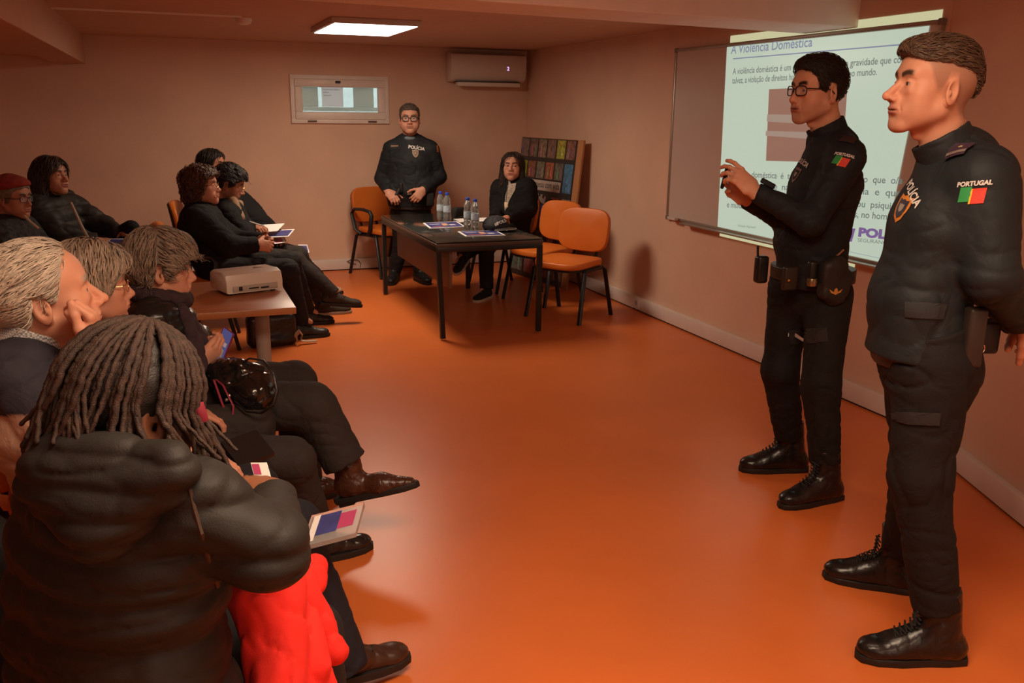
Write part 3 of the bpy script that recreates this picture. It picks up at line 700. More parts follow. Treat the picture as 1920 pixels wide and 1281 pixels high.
def sheetthing(name, label, cat, corners, z, m, th=.002, art=None, group=None, border=.012):
    c = np.mean(corners, 0); t = thing(name, label, cat, (c[0], c[1], z), group=group)
    P = [(p[0]-c[0], p[1]-c[1]) for p in corners]
    B().prism(P, 0, th).make('sheet', m, t)
    if art:
        k = 1-border; Q = [(p[0]*k, p[1]*k) for p in P]; B().prism(Q, th, th+.0006).make('printed_picture', art, t)
        A_ = V(*Q[3]); ex = V(*Q[2])-A_; ey = V(*Q[0])-A_
        for (u0, v0, u1, v1, mm) in ((.08, .12, .5, .22, 'art_red'), (.45, .35, .62, .75, 'art_tan'), (.66, .3, .85, .55, 'art_white'), (.08, .62, .4, .72, 'art_white')):
            col = {'art_red': (.45, .08, .08), 'art_tan': (.6, .35, .2), 'art_white': (.5, .48, .6)}[mm]
            B().prism([tuple(A_+ex*u+ey*v) for u, v in ((u0, v0), (u1, v0), (u1, v1), (u0, v1))], th+.0006, th+.0011).make('printed_block', mat(mm, col, .5), t)
    return t
m_paper = mat('paper', (.80, .78, .76), .7); m_art = mat('leaflet_art_blue', (.05, .06, .22), .35, noise=.3, nscale=12)
c1 = [onz(*p, TZ)[:2] for p in ((793, 419), (857, 416), (873, 426), (806, 429))]
sheetthing('leaflet', 'blue and red printed leaflet with white border left of the bottles', 'leaflet', c1, TZ, m_paper, .004, m_art, 'leaflets', .1)
c2 = [onz(*p, TZ)[:2] for p in ((858, 435), (930, 433), (948, 442), (873, 444))]
sheetthing('leaflet', 'blue printed leaflet with white border in front of the police cap', 'leaflet', c2, TZ, m_paper, .004, m_art, 'leaflets', .1)
c3 = [onz(*p, TZ)[:2] for p in ((893, 409), (922, 408), (926, 414), (897, 416))]
sheetthing('sheet_of_paper', "white sheet of paper at the seated woman's hands", 'paper', c3, TZ, m_paper)
c3 = [onz(*p, TZ)[:2] for p in ((850, 411), (868, 410), (874, 416), (862, 417))]
sheetthing('sheet_of_paper', 'white sheet of paper behind the middle bottles', 'paper', c3, TZ, m_paper)
p = onz(860, 405, TZ); t = thing('pouch', 'black pouch standing on the far half of the glass table', 'pouch', (p[0], p[1], TZ), .3)
B().prism([(-.055, 0), (.05, 0), (.06, .05), (.05, .075), (-.045, .075), (-.06, .045)], -.035, .035, Matrix.Rotation(math.pi/2, 4, 'X'), bev=.012).make('pouch_body', mat('black_nylon', (.015, .013, .012), .6), t, smooth=True)
B().box((0, -.037, .055), (.09, .006, .035), .003).make('flap', mat('black_nylon', (.015, .013, .012), .6), t, smooth=True)
# police cap
p = onz(930, 432, TZ); m_navy = mat('navy_cloth', (.014, .015, .020), .75, bump=.15, bscale=500)
t = thing('police_cap', 'dark police cap with visor lying on the glass table', 'cap', (p[0]+.01, p[1]+.03, TZ), -1.0)
s = SDF(.004); s.ell((0, 0, .045), (.10, .085, .062), k=.01); s.ell((0, -.02, .03), (.095, .08, .05), k=.02); s.plane((0, 0, .002), (0, 0, -1)); s.disp(folds((10, 10, 10), .004, 3), .006)
crown_ = npmesh('crown', *s.mesh(), m_navy, t)
b = B(); top = []; 
for k in range(2):
    row = []
    for i in range(17):
        a = -1.15+2.3*i/16; r = .085+.075*k*math.cos(a*1.25)**.5 if abs(a*1.25) < 1.5 else .085
        row.append((r*math.cos(a)+.012, r*math.sin(a)*.9, .016+.012*math.cos(a)-(.012*k)))
    top.append(row)
for dz in (0, .003):
    vs = [[b.bm.verts.new((x, y, z+dz)) for x, y, z in row] for row in top]
    for i in range(16): b.bm.faces.new((vs[0][i], vs[0][i+1], vs[1][i+1], vs[1][i]))
b.make('visor', mat('visor_grey', (.05, .045, .04), .35), t, smooth=True)
b = B(); b.tube([(x, y, z+.002) for x, y, z in top[1]], .0022, 6); b.make('visor_piping', mat('silver_piping', (.35, .32, .3), .4), t, smooth=True)
PENDING_CAP = t
# ---------------------------------------------------------------- picture board leaning on the right wall
a = V(-.163, .987); TR = V(3.435, 7.30); TLp = TR+a*1.06; nn = V(a[1], -a[0])                  # nn points into the wall
t = thing('picture_board', 'tall wooden board covered with small photographs, leaning on the wall behind the seated woman', 'poster', (0, 0, 0))
base = .15; H = 1.335
ax = V(*a, 0); up = nrm(V(nn[0]*base, nn[1]*base, H)); o3 = V(TR[0]-nn[0]*base, TR[1]-nn[1]*base, 0); nx = np.cross(ax, up)  # board frame: ax left(away), up
nx = nx if nx[0] < 0 else -nx
M = frame(o3, -ax, up, nx)       # x to the right (towards camera), y up, z out of the face
W_ = 1.06; Hh = math.hypot(base, H)
t.matrix_world = M
B().box((-W_/2, Hh/2, -.012), (W_, Hh, .022), .002).make('wooden_panel', mat('pine_board', (.45, .20, .08), .55, noise=.1, nscale=5, stretch=(6, 1, 6)), t, smooth=True)
pw0, pw1 = -W_+.005, -.085
B().box(((pw0+pw1)/2, Hh/2, .0005), (pw1-pw0, Hh-.01, .003)).make('poster_sheet', mat('poster_dark', (.030, .026, .028), .4), t)
rp = random.Random(4); PW = pw1-pw0
cols6 = [(.16, .11, .10), (.15, .09, .07), (.20, .14, .10), (.17, .10, .07), (.35, .30, .04), (.22, .10, .07)]
cols6b = [(.25, .32, .02), (.20, .08, .05), (.16, .15, .10), (.30, .09, .05), (.12, .11, .09), (.06, .20, .34)]
def tile(u0, u1, v0, v1, col, seed, scale=22):
    x0, x1 = pw0+PW*u0, pw0+PW*u1; y0, y1 = Hh*v0, Hh*v1
    m = mat('photo_%d' % seed, col, .4, noise=.45, nscale=scale+seed % 5*3, detail=2)
    B().box(((x0+x1)/2, (y0+y1)/2, .0028), (x1-x0, y1-y0, .0014)).make('photograph', m, t)
    # figures inside the photograph
    for k in range(2):
        cx_ = x0+(x1-x0)*(.3+.4*k)+rp.uniform(-.01, .01); c2 = tuple(min(.8, c*rp.uniform(.5, 2.2)+rp.uniform(0, .06)) for c in col)
        B().prism([(cx_-.014, y0+.01), (cx_+.014, y0+.01), (cx_+.012, y0+(y1-y0)*.5), (cx_, y0+(y1-y0)*rp.uniform(.6, .8)), (cx_-.012, y0+(y1-y0)*.5)], .0036, .0042).make('photo_figure', mat('photo_fig_%d_%d' % (seed, k), c2, .5, noise=.4, nscale=40), t)
for i in range(6): tile(.01+i*.165, .15+i*.165, .865, .99, cols6[i], i)
for i in range(6): tile(.01+i*.165, .15+i*.165, (.72 if i < 5 else .64), .835, cols6b[i], 6+i)
x0, x1 = pw0+PW*.10, pw0+PW*.80
B().box(((x0+x1)/2, Hh*.672, .004), (x1-x0, Hh*.07, .002)).make('caption_band', mat('caption_white', (.55, .46, .40), .5), t)
v, f = textmesh('Uma freguesia com vida', .085, bold=.0004, width=(x1-x0)*.96); rawmesh('caption_text', np.stack([v[:, 0]+x0+.012, v[:, 1]+Hh*.658, np.full(len(v), .0055)], 1), f, mat('ink', (.03, .03, .035), .7), t)
for (u0, u1, v0, v1, c, k) in ((.02, .22, .44, .62, (.2, .12, .08), 12), (.02, .22, .26, .42, (.15, .14, .12), 13), (.66, .81, .44, .60, (.24, .08, .06), 14), (.84, .99, .44, .60, (.22, .18, .16), 15), (.66, .81, .26, .42, (.2, .1, .08), 16), (.84, .99, .26, .42, (.2, .16, .10), 17), (.30, .55, .04, .22, (.26, .12, .10), 18), (.60, .99, .04, .22, (.2, .1, .08), 19), (.02, .26, .04, .22, (.14, .12, .1), 20)): tile(u0, u1, v0, v1, c, k)
# coat of arms: mural crown, blue shield with a small gold cross, white ribbon
cxm = pw0+PW*.45; b = B(); yb = Hh*.545
b.prism([(cxm-.10, yb), (cxm-.115, yb+.065), (cxm-.09, yb+.075), (cxm-.085, yb+.05), (cxm-.05, yb+.055), (cxm-.055, yb+.085), (cxm-.02, yb+.09), (cxm-.015, yb+.065), (cxm+.015, yb+.065), (cxm+.02, yb+.09), (cxm+.055, yb+.085), (cxm+.05, yb+.055), (cxm+.085, yb+.05), (cxm+.09, yb+.075), (cxm+.115, yb+.065), (cxm+.10, yb), (cxm, yb+.02)], .003, .005)
b.make('mural_crown', mat('crest_silver', (.36, .30, .26), .5), t)
sh = [(cxm-.10, yb-.02), (cxm, yb+.005), (cxm+.10, yb-.02), (cxm+.10, yb-.16), (cxm+.07, yb-.21), (cxm, yb-.24), (cxm-.07, yb-.21), (cxm-.10, yb-.16)]
B().prism(sh, .003, .0045).make('shield', mat('crest_blue', (.04, .06, .26), .5), t)
b = B(); b.prism([(cxm-.012, yb-.15), (cxm+.012, yb-.15), (cxm+.012, yb-.05), (cxm-.012, yb-.05)], .0045, .006); b.prism([(cxm-.04, yb-.11), (cxm+.04, yb-.11), (cxm+.04, yb-.085), (cxm-.04, yb-.085)], .0045, .0062); b.make('gold_cross', mat('crest_gold', (.5, .24, .05), .5), t)
b = B(); b.tube([(cxm+.12+.02*math.sin(i*.9), yb-.05-.028*i, .006) for i in range(11)], .013, 6, flat=.25, ref=(1, 0, 0)); b.tube([(cxm-.12-.02*math.sin(i*.9), yb-.05-.028*i, .006) for i in range(11)], .013, 6, flat=.25, ref=(1, 0, 0)); b.make('ribbon', mat('crest_silver', (.36, .30, .26), .5), t)
# ---------------------------------------------------------------- handbag on the floor by the desk
p = onz(512, 652); m_leather = mat('black_leather', (.012, .010, .010), .35, bump=.15, bscale=160)
t = thing('handbag', 'large black handbag standing on the floor behind the desk leg', 'handbag', (p[0], p[1]+.05, 0), .12)
s = SDF(.006); s.box((0, 0, .115), (.165, .06, .112), rad=.04, k=.01); s.ell((0, 0, .05), (.155, .085, .05), k=.03); s.disp(folds((8, 8, 8), .005, 9), .006); s.plane((0, 0, .001), (0, 0, -1)); npmesh('bag_body', *s.mesh(), m_leather, t)
for y in (-.035, .035): B().tube([(-.06, y, .21), (-.055, y, .27), (-.02, y*1.2, .305), (.03, y*1.2, .30), (.06, y, .25), (.06, y, .21)], .007, 8).make('handle', m_leather, t, smooth=True)
B().tube([(-.11, 0, .228), (.11, 0, .228)], .004, 8).make('zip', mat('silver', (.5, .45, .4), .3, metal=.8), t, smooth=True)
t = thing('beige_strap', 'beige curled strap lying on the floor beside the black handbag', 'strap', (p[0]+.20, p[1]+.02, 0), .2)
B().tube([(-.04, .02, .02), (-.05, 0, .07), (-.02, -.01, .10), (.0, 0, .07), (-.01, .01, .03), (.03, .0, .02), (.10, -.01, .018)], .016, 10, flat=.4).make('strap', mat('beige_leather', (.36, .22, .13), .5), t, smooth=True)
# ---------------------------------------------------------------- people: poses, clothes, hair, shoes
def local(base, yaw):
    f = V(math.cos(yaw), math.sin(yaw), 0); l = V(-math.sin(yaw), math.cos(yaw), 0); b = V(base[0], base[1], 0)
    return lambda x, y, z: b+f*x+l*y+V(0, 0, z)
def seated(head, yaw, back=.05, seat=.45, wid=.17, face=None, **ov):
    # head = world position of the head centre; yaw = direction the body faces
    b = (head[0]-math.cos(yaw)*.03+math.cos(yaw)*back, head[1]-math.sin(yaw)*.03+math.sin(yaw)*back); W = local(b, yaw); hz = head[2]
    J = dict(pel=W(0, 0, seat+.125), waist=W(-.01, 0, seat+.24), neck=W(-back+.0, 0, hz-.155), hd=np.array(head, float))
    J['chest'] = J['waist']*.42+J['neck']*.58+V(*(W(-.02, 0, 0)-W(0, 0, 0))[:2], 0)
    for s, q in ((1, 'L'), (-1, 'R')):
        J['sh'+q] = W(-back, s*wid, hz-.20); J['el'+q] = W(.04, s*(wid+.06), seat+.24); J['wr'+q] = W(.27, s*.10, seat+.20)
        J['hi'+q] = W(.0, s*.09, seat+.095); J['kn'+q] = W(.43, s*.11, seat+.07); J['an'+q] = W(.44, s*.11, .10); J['ft'+q] = W(1, 0, 0)-W(0, 0, 0)
    J['W'] = W; J['yaw'] = yaw; J.update(ov); return J
def spine(J): return nrm(J['neck']-J['pel'])
def body_mesh(J, hs, cols, hands, parent, org, head_args={}, h_head=None, skin=(.55, .30, .2), legs=True, skin_mat=None, h_body=.012):
    """one continuous body: head and neck, torso, arms, hands and legs in a single mesh"""
    M = J['HM']; Vs, Fs, Cs, n = [], [], [], 0
    def put(v, f, c):
        nonlocal n
        Vs.append(v); Fs.append(f+n); Cs.append(c); n += len(v)
    v, f = head_sdf(h_head or hs, **head_args).mesh(); put(xf(M, v), f, cols(v))
    s = SDF(h_body); lat = nrm(J['shL']-J['shR'])
    s.cone(J['pel'], J['waist'], .095, .085, e=lat, w=1.3, k=.03).cone(J['waist'], J['chest'], .085, .095, e=lat, w=1.3, k=.03).cone(J['chest'], J['neck']-spine(J)*.06, .095, .05, e=lat, w=1.4, k=.03)
    s.cone(J['neck']-spine(J)*.05, J['neck']*.5+xf(M, V(0, -.03, -.06))*.5, .045, k=.03)
    for q in 'LR':
        s.cone(J['sh'+q]-spine(J)*.02, J['el'+q], .038, .030, k=.04).cone(J['el'+q], J['wr'+q], .030, .023, k=.02)
        if legs: s.cone(J['hi'+q], J['kn'+q], .060, .042, k=.03).cone(J['kn'+q], J['an'+q], .042, .030, k=.02).cone(J['an'+q], J['an'+q]+nrm(J['ft'+q])*.07-V(0, 0, .05), .024, .018, k=.02)
    v, f = s.mesh(); put(v, f, np.repeat(np.array(skin)[None], len(v), 0).astype(float))
    for Mh, kw in hands:
        v, f = hand_sdf(**kw).mesh(); c = np.repeat(np.array(skin)[None], len(v), 0).astype(float)
        tip = np.clip((v[:, 1]-.10)/.06, 0, 1)[:, None]*.35; c = c*(1-tip)+c*V(1.12, .82, .78)*tip; put(xf(Mh, v), f, np.clip(c, 0, 1))
    return npmesh('body', np.concatenate(Vs), np.concatenate(Fs), skin_mat or mat('skin', skin, .52, attr=True, sss=.08, bump=.05, bscale=500, spec=.35), parent, origin=org, cols=np.concatenate(Cs))
def seamfn(sp, per, dep, seed=0):      # stitched quilting lines with puckers between the padded channels
    def f(x, y, z):
        u = (x*sp[0]+y*sp[1]+z*sp[2])/per+.22*noise3(x*6+seed, y*6, z*6); fr = np.abs(u-np.round(u))
        p = .6+.4*noise3(x*14, y*14+seed, z*8); return (-dep*np.exp(-(fr/.10)**2)*p+dep*.35*np.cos(fr*6.28)*-1+dep*.12*noise3(x*45, y*45, z*30)).astype(np.float32)
    return f
def jacket(J, m, parent, org, h=.007, bulk=1.0, w=1.38, arm=1.0, quilt=None, hem=.02, hemdrop=0, collar=.0, collar_r=.075, collar_open=.6, fold=.006, seed=0, name='jacket', cols=None, extra=None, cuff=1, belly=0, open_front=0, sleeve_end=.0, foldsc=(9, 9, 16), shr=.062, back=0, cup=.5, ctilt=.55, lowr=None, lowf=0, cv=.115, seams=None):
    s = SDF(h); lat = nrm(J['shL']-J['shR']); sp = spine(J); fw = nrm(np.cross(lat, sp)); fw = -fw if fw @ V(math.cos(J['yaw']), math.sin(J['yaw']), 0) < 0 else fw
    b = bulk; q1 = quilt; low = J['pel']-sp*hemdrop
    P = [low+fw*lowf, J['waist']+fw*belly*.5, J['chest']+fw*belly*.25, J['neck']-sp*.055]; R = [lowr or .128*b, (.120+belly*.4)*b, .128*b, .085*b]; L = 0
    for i in range(3):
        q = (q1[0], q1[1], L) if q1 else None; s.cone(P[i], P[i+1], R[i], R[i+1], e=lat, w=w, k=.035, quilt=q); L += np.linalg.norm(P[i+1]-P[i])
    s.cone(J['shR']*.75+J['neck']*.25-sp*.015, J['shL']*.75+J['neck']*.25-sp*.015, shr*b*.92, k=.05)
    cN = xf(J['HM'], V(0, -J.get('nb', .062)*.80, -.150)); s.cone(J['neck']-sp*.05, cN*.75+J['neck']*.25-V(0, 0, .025), .085, .064, k=.05)
    for q in 'LR':
        S_, E_, W_ = J['sh'+q], J['el'+q], J['wr'+q]+nrm(J['wr'+q]-J['el'+q])*sleeve_end
        qa = (q1[0]*.9, q1[1]*.8, .03) if q1 else None
        s.cone(S_-sp*.01, E_, shr*arm, .056*arm, k=.035, quilt=qa); s.cone(E_, W_, .054*arm, .040*arm, k=.03, quilt=qa, clip=(0, 1))
    if extra: extra(s)
    s.disp(folds(foldsc, fold, seed), fold*1.6)
    if seams: s.disp(seamfn(sp, *seams), .006)
    hp = low-sp*hem; s.plane(hp, -sp, k=.01)
    vv_, ff_ = s.mesh(); o = npmesh(name, vv_, ff_, m, parent, origin=org, cols=cols(vv_) if cols else None)
    if collar:
        c = SDF(min(h, .005)); up = nrm(sp+fw*ctilt); n0 = cN-up*collar*.62
        a_, b_ = n0, n0+up*collar; c.cone(a_, b_, collar_r, collar_r*1.02, k=.0, e=lat, w=1.08, clip=(1, 1)); c.cone(a_-up*.05, b_+up*.05, collar_r-.013, collar_r-.011, e=lat, w=1.08, k=.004, mode='s')
        c.disp(folds((14, 14, 14), .0025, seed+3), .004)
        if collar_open > 0:       # V opening at the throat
            fc = nrm(fw-up*(fw @ up)); c.func(lambda x, y, z: ((x-n0[0])*fc[0]+(y-n0[1])*fc[1]+(z-n0[2])*fc[2])*collar_open+((x-n0[0])*up[0]+(y-n0[1])*up[1]+(z-n0[2])*up[2])*cup-np.abs((x-n0[0])*lat[0]+(y-n0[1])*lat[1]+(z-n0[2])*lat[2])*1.3-cv, k=.006)
        npmesh('collar', *c.mesh(), m, o)
        o.children[0].data.transform(Matrix.Translation([-float(t) for t in org]))
    return o
def trousers(J, m, parent, org, h=.007, fold=.006, seed=1, hemw=.056, thigh=1.0, foldsc=(10, 10, 17), hemL=.0, hemR=.0, extra=None, calf=1.0, top=.06):
    s = SDF(h); lat = nrm(J['hiL']-J['hiR']); sp = nrm(J['waist']-J['pel'])
    s.cone(J['pel']-sp*.04, J['pel']+sp*top, .112*thigh, .108*thigh, e=lat, w=1.32, k=.04)
    for q, hh in (('L', hemL), ('R', hemR)):
        H_, K_, A_ = J['hi'+q], J['kn'+q], J['an'+q]; d = nrm(A_-K_)
        s.cone(H_, K_, .088*thigh, .068*thigh, k=.03); s.cone(K_, A_+d*hh, .066*calf, hemw, k=.03, clip=(0, 1))
    if extra: extra(s)
    s.disp(folds(foldsc, fold, seed), fold*1.6); s.plane(J['pel']+sp*(top+.05), sp)
    return npmesh('trousers', *s.mesh(), m, parent, origin=org)
def shoe(parent, org, ankle, d, up=(0, 0, 1), kind='shoe', m=None, msole=None, L=1.0, lace=None, name=None, h=.004, wid=1.0):
    """ankle = point .09 above the sole under the shin; d = toe direction"""
    y = nrm(d); z = nrm(V(*up)-y*(V(*up) @ y)); x = np.cross(y, z); M = np.eye(4); M[:3, 0] = x*wid; M[:3, 1] = y*L; M[:3, 2] = z; M[:3, 3] = np.asarray(ankle)-z*.09
    s = SDF(h); X = V(1, 0, 0)
    if kind == 'boot':
        s.cone((0, .008, .235), (0, -.005, .08), .043, .047, k=.02, e=V(0, 1, 0), w=1.12, clip=(1, 0)); s.cone((0, -.035, .046), (0, .09, .044), .043, .041, k=.03); s.ell((0, .145, .038), (.044, .058, .034), k=.03); s.cone((0, .0, .11), (0, .10, .055), .036, .032, k=.03)
    elif kind == 'ankle':
        s.cone((0, -.005, .16), (0, -.012, .07), .042, .042, k=.02, e=V(0, 1, 0), w=1.15, clip=(1, 0)); s.cone((0, -.03, .055), (0, .09, .042), .038, .034, k=.03); s.cone((0, .09, .040), (0, .185, .024), .034, .017, k=.03, e=X, w=1.25)
    else:
        s.cone((0, -.03, .050), (0, .085, .042), .038, .034, k=.03); s.ell((0, .140, .034), (.042, .058, .028), k=.03); s.cone((0, -.02, .085), (0, .05, .060), .034, .030, k=.02)
    s.disp(folds((22, 22, 22), .0022, 4), .004); s.plane((0, 0, .012), (0, 0, -1))
    v, f = s.mesh(); o = npmesh(name or ('boot' if kind != 'shoe' else 'shoe'), xf(M, v), f, m, parent, origin=org)
    out = [(a_*.93, b_) for a_, b_ in [(.034, -.07), (.042, -.02), (.040, .03), (.047, .10), (.044, .16), (.025, .198), (0, .207), (-.025, .198), (-.044, .16), (-.047, .10), (-.040, .03), (-.042, -.02), (-.034, -.07), (0, -.083)]]
    if kind == 'ankle': out = [(a*(.86 if b < .15 else .7), b*1.05) for a, b in out]
    Mm = Matrix([[float(q) for q in r] for r in M]); b = B(); b.prism(out, .0, .024, None, bev=.004)
    if kind == 'boot' or kind == 'ankle': b.box((0, -.040, .004), (.056, .052, .020 if kind == 'boot' else .034), .003)
    for vv in b.bm.verts: vv.co = Mm @ vv.co
    zz = [v_.co.z for v_ in b.bm.verts]
    b.make('sole', msole or mat('rubber_sole', (.012, .010, .009), .6), o, origin=org, smooth=True)
    if lace is not None:
        b = B(); hi = kind == 'boot'; 
        for k in range(8 if hi else 4):
            t_ = k/(7 if hi else 3)
            if hi: yy, zz_ = (.109-.044*t_*2, .094+.034*t_*2) if t_ < .5 else (.065-.004*(t_-.5), .128+.10*(t_-.5))
            else: yy, zz_ = .085-.055*t_, .073+.018*t_
            wv = .020; b.tube([(-wv, yy-.006, zz_-.006), (0, yy+.006, zz_+.006), (wv, yy-.006, zz_-.006)], .0028, 6); b.tube([(-wv, yy+.006, zz_-.010), (0, yy+.004, zz_+.003), (wv, yy-.004, zz_+.002)], .0025, 6)
        for vv in b.bm.verts: vv.co = Mm @ vv.co
        b.make('laces', lace, o, origin=org, smooth=True)
    return o
def glasses(parent, org, HM, m, w=.050, hh=.034, r=.0018, y0=.100, rimless=False, zc=-.002, sq=3.2, lens=True, drop=0):
    Mm = Matrix([[float(q) for q in rr] for rr in HM]); b = B()
    for q in (-1, 1):
        pts = []
        for i in range(28):
            a = 2*math.pi*i/28; c, s_ = math.cos(a), math.sin(a); e = 2/sq
            pts.append((q*.033+math.copysign(abs(c)**e, c)*w/2, y0-.0035*((math.copysign(abs(c)**e, c)*q+1)*.9)**2, zc+math.copysign(abs(s_)**e, s_)*hh/2))
        if not rimless: b.tube(pts, r, 8, closed=True)
        else: b.tube(pts[0:15], r*.6, 6)
        b.tube([(q*(.033+w/2), y0-.012, zc+hh*.22), (q*.074, y0-.022, zc+hh*.20), (q*.0785, .03, zc+.006), (q*.0795, .0, zc+.004), (q*.078, -.018, zc-.012)], r*1.05, 8)
    b.tube([(-.033+w/2, y0-.002, zc+.004), (0, y0+.004, zc+.008), (.033-w/2, y0-.002, zc+.004)], r, 8)
    for vv in b.bm.verts: vv.co = Mm @ vv.co
    o = b.make('glasses', m, parent, smooth=True, origin=org)
    if lens:
        for q in (-1, 1):
            b = B(); pts = []
            for i in range(24):
                a = 2*math.pi*i/24; c, s_ = math.cos(a), math.sin(a); e = 2/sq; pts.append((q*.033+math.copysign(abs(c)**e, c)*w*.48, zc+math.copysign(abs(s_)**e, s_)*hh*.48))
            A_ = [b.bm.verts.new((x, y0-.0035*(((x/q-.033)/(w/2)+1)*.9)**2, z)) for x, z in pts]; C_ = [b.bm.verts.new((x, y0-.0015-.0035*(((x/q-.033)/(w/2)+1)*.9)**2, z)) for x, z in pts]
            b.bm.faces.new(A_); b.bm.faces.new(C_[::-1])
            for i in range(24): b.bm.faces.new((A_[i], C_[i], C_[(i+1) % 24], A_[(i+1) % 24]))
            for vv in b.bm.verts: vv.co = Mm @ vv.co
            b.make('lens', mat('spectacle_lens', (.5, .5, .5), .03, alpha=.10), o, origin=org)
    return o
def hair(parent, org, HM, s, col, flow=None, n=900, length=.05, r=.0022, lift=.002, var=.35, seed=1, rough=.5, curl=0, name='hair', flat=.5, droop=0, cap=.7):
    """scalp cap plus combed locks, one mesh; col = hair colour, flow(p) = combing direction in head space"""
    v, f = s.mesh(); v = v.astype(float); m = mat('hair_strands_%d' % int(rough*100), (.1, .1, .1), rough, attr=True, bump=.25, bscale=420)
    Vs, Fs, Cs = [v], [f], [np.repeat((np.array(col)*cap)[None], len(v), 0)*(1+.25*noise3(v[:, 0]*70, v[:, 1]*40, v[:, 2]*70))[:, None]]; base = len(v)
    if flow is not None:
        bvh = BVHTree.FromPolygons([Vector(p) for p in v], [tuple(int(q) for q in t) for t in f]); rg = np.random.RandomState(seed); K = 7
        fi = rg.randint(0, len(f), n*2); cnt = 0
        for i in fi:
            p = v[f[i]].mean(0); e1, e2 = v[f[i][1]]-v[f[i][0]], v[f[i][2]]-v[f[i][0]]; nn = nrm(np.cross(e1, e2))
            if nn[2] < -.75 or np.linalg.norm(p-V(0, 0, .02)) < .055: continue
            cnt += 1
            if cnt > n: break
            L = length*rg.uniform(.6, 1.25); pts = []; q = p.copy(); d = None; ph = rg.uniform(0, 6.28); w_ = rg.uniform(-.25, .25, 3)
            for k in range(K):
                h_ = bvh.find_nearest(Vector(q)); sp_, sn = np.array(h_[0][:]), np.array(h_[1][:])
                fl = flow(q)+w_; fl = fl-sn*(fl @ sn); d = nrm(fl) if d is None else nrm(d*.5+nrm(fl)*.5)
                on = sp_+sn*(lift*(.4+1.2*math.sin(math.pi*min(1, (k+.6)/K)))); 
                if k and np.linalg.norm(q-sp_) > .006: on = q+V(0, 0, -droop*L/K)
                if curl: on = on+sn*curl*(1+math.cos(ph+k*2.1))*.6+np.cross(sn, d)*curl*math.sin(ph+k*2.1)
                pts.append((on, sn)); q = sp_+d*L/(K-1) if np.linalg.norm(q-sp_) <= .006 else q+d*L/(K-1)
            c = np.array(col)*rg.uniform(1-var, 1+var); A = []
            for k, (on, sn) in enumerate(pts):
                t = nrm(pts[min(k+1, K-1)][0]-pts[max(k-1, 0)][0]); x = nrm(np.cross(t, sn)); rr = r*(1-.8*(k/(K-1))**2)*(.6 if k == 0 else 1)
                for a in range(5): th = a*1.2566; A.append(on+rr*(x*math.cos(th)+flat*sn*math.sin(th)))
            F_ = [(base+k*5+a, base+k*5+(a+1) % 5, base+(k+1)*5+(a+1) % 5, base+(k+1)*5+a) for k in range(K-1) for a in range(5)]
            Vs.append(np.array(A)); Fs.append(np.array(F_)); Cs.append(np.repeat(c[None], len(A), 0)); base += len(A)
    return npmesh(name, xf(HM, np.concatenate(Vs)), np.concatenate(Fs), m, parent, origin=org, cols=np.clip(np.concatenate(Cs), 0, 1))
def comb(x=0, y=0, z=0, side=0, part=0):      # side: pushes away from the middle; part: x position of the parting
    return lambda p: V(x+side*math.tanh((p[0]-part)/.02), y, z)
def pxdecal(name, poly, m, parent, org, bvh, off=.003, n=6):
    """a patch of cloth lying on a garment, outlined where the camera sees it"""
    P = [V(*p) for p in poly]; c = sum(P)/len(P); e = []
    for i in range(len(P)):
        for k in range(3): e.append(P[i]+(P[(i+1) % len(P)]-P[i])*k/3)
    vs = [c]+[c+(p-c)*r/n for r in range(1, n+1) for p in e]; N = len(e); out = []; bad = set()
    for i, p in enumerate(vs):
        q, nn = hit(bvh, p[0], p[1])
        if q is None: bad.add(i); out.append(org)
        else: out.append(q+(nrm(CAMP-q)*.5+nn*.5)*off)
    fs = [(0, 1+(i+1) % N, 1+i) for i in range(N)]+[(1+r*N+i, 1+r*N+(i+1) % N, 1+(r+1)*N+(i+1) % N, 1+(r+1)*N+i) for i in range(N) for r in range(n-1)]
    fs = [f for f in fs if not any(k in bad for k in f) and max(np.linalg.norm(out[a]-out[b]) for a in f for b in f) < .12]
    if not fs: return None
    o = rawmesh(name, np.array(out)-np.asarray(org), fs, m, parent); return o
def hit(bvh, px, py):
    d = nrm(ray(px, py)); h_ = bvh.ray_cast(Vector(CAMP), Vector(d)); return (np.array(h_[0][:]), np.array(h_[1][:])) if h_[0] is not None else (None, None)
def decal(name, verts, faces, m, parent, org, bvh, o, u, v, n, off=.0018, depth=.12):
    """lay flat outlines onto a garment: each point is dropped along -n onto the surface"""
    out = []; o, u, v, n = map(lambda a: np.asarray(a, float), (o, u, v, n)); last = None; bad = set()
    for p in verts:
        w_ = o+u*p[0]+v*p[1]+n*depth; h_ = bvh.ray_cast(Vector(w_), Vector(-n), depth*2.5)
        if h_[0] is not None: q = np.array(h_[0][:])+n*off*1.0+np.array(h_[1][:])*0; last = (w_-q) @ n
        else: q = w_-n*(last if last is not None else depth); bad.add(len(out))
        q = q+n*(p[2] if len(p) > 2 else 0); out.append(q)
    faces = [f for f in faces if not any(i in bad for i in f)]
    return rawmesh(name, np.array(out)-np.asarray(org), faces, m, parent) if faces else None
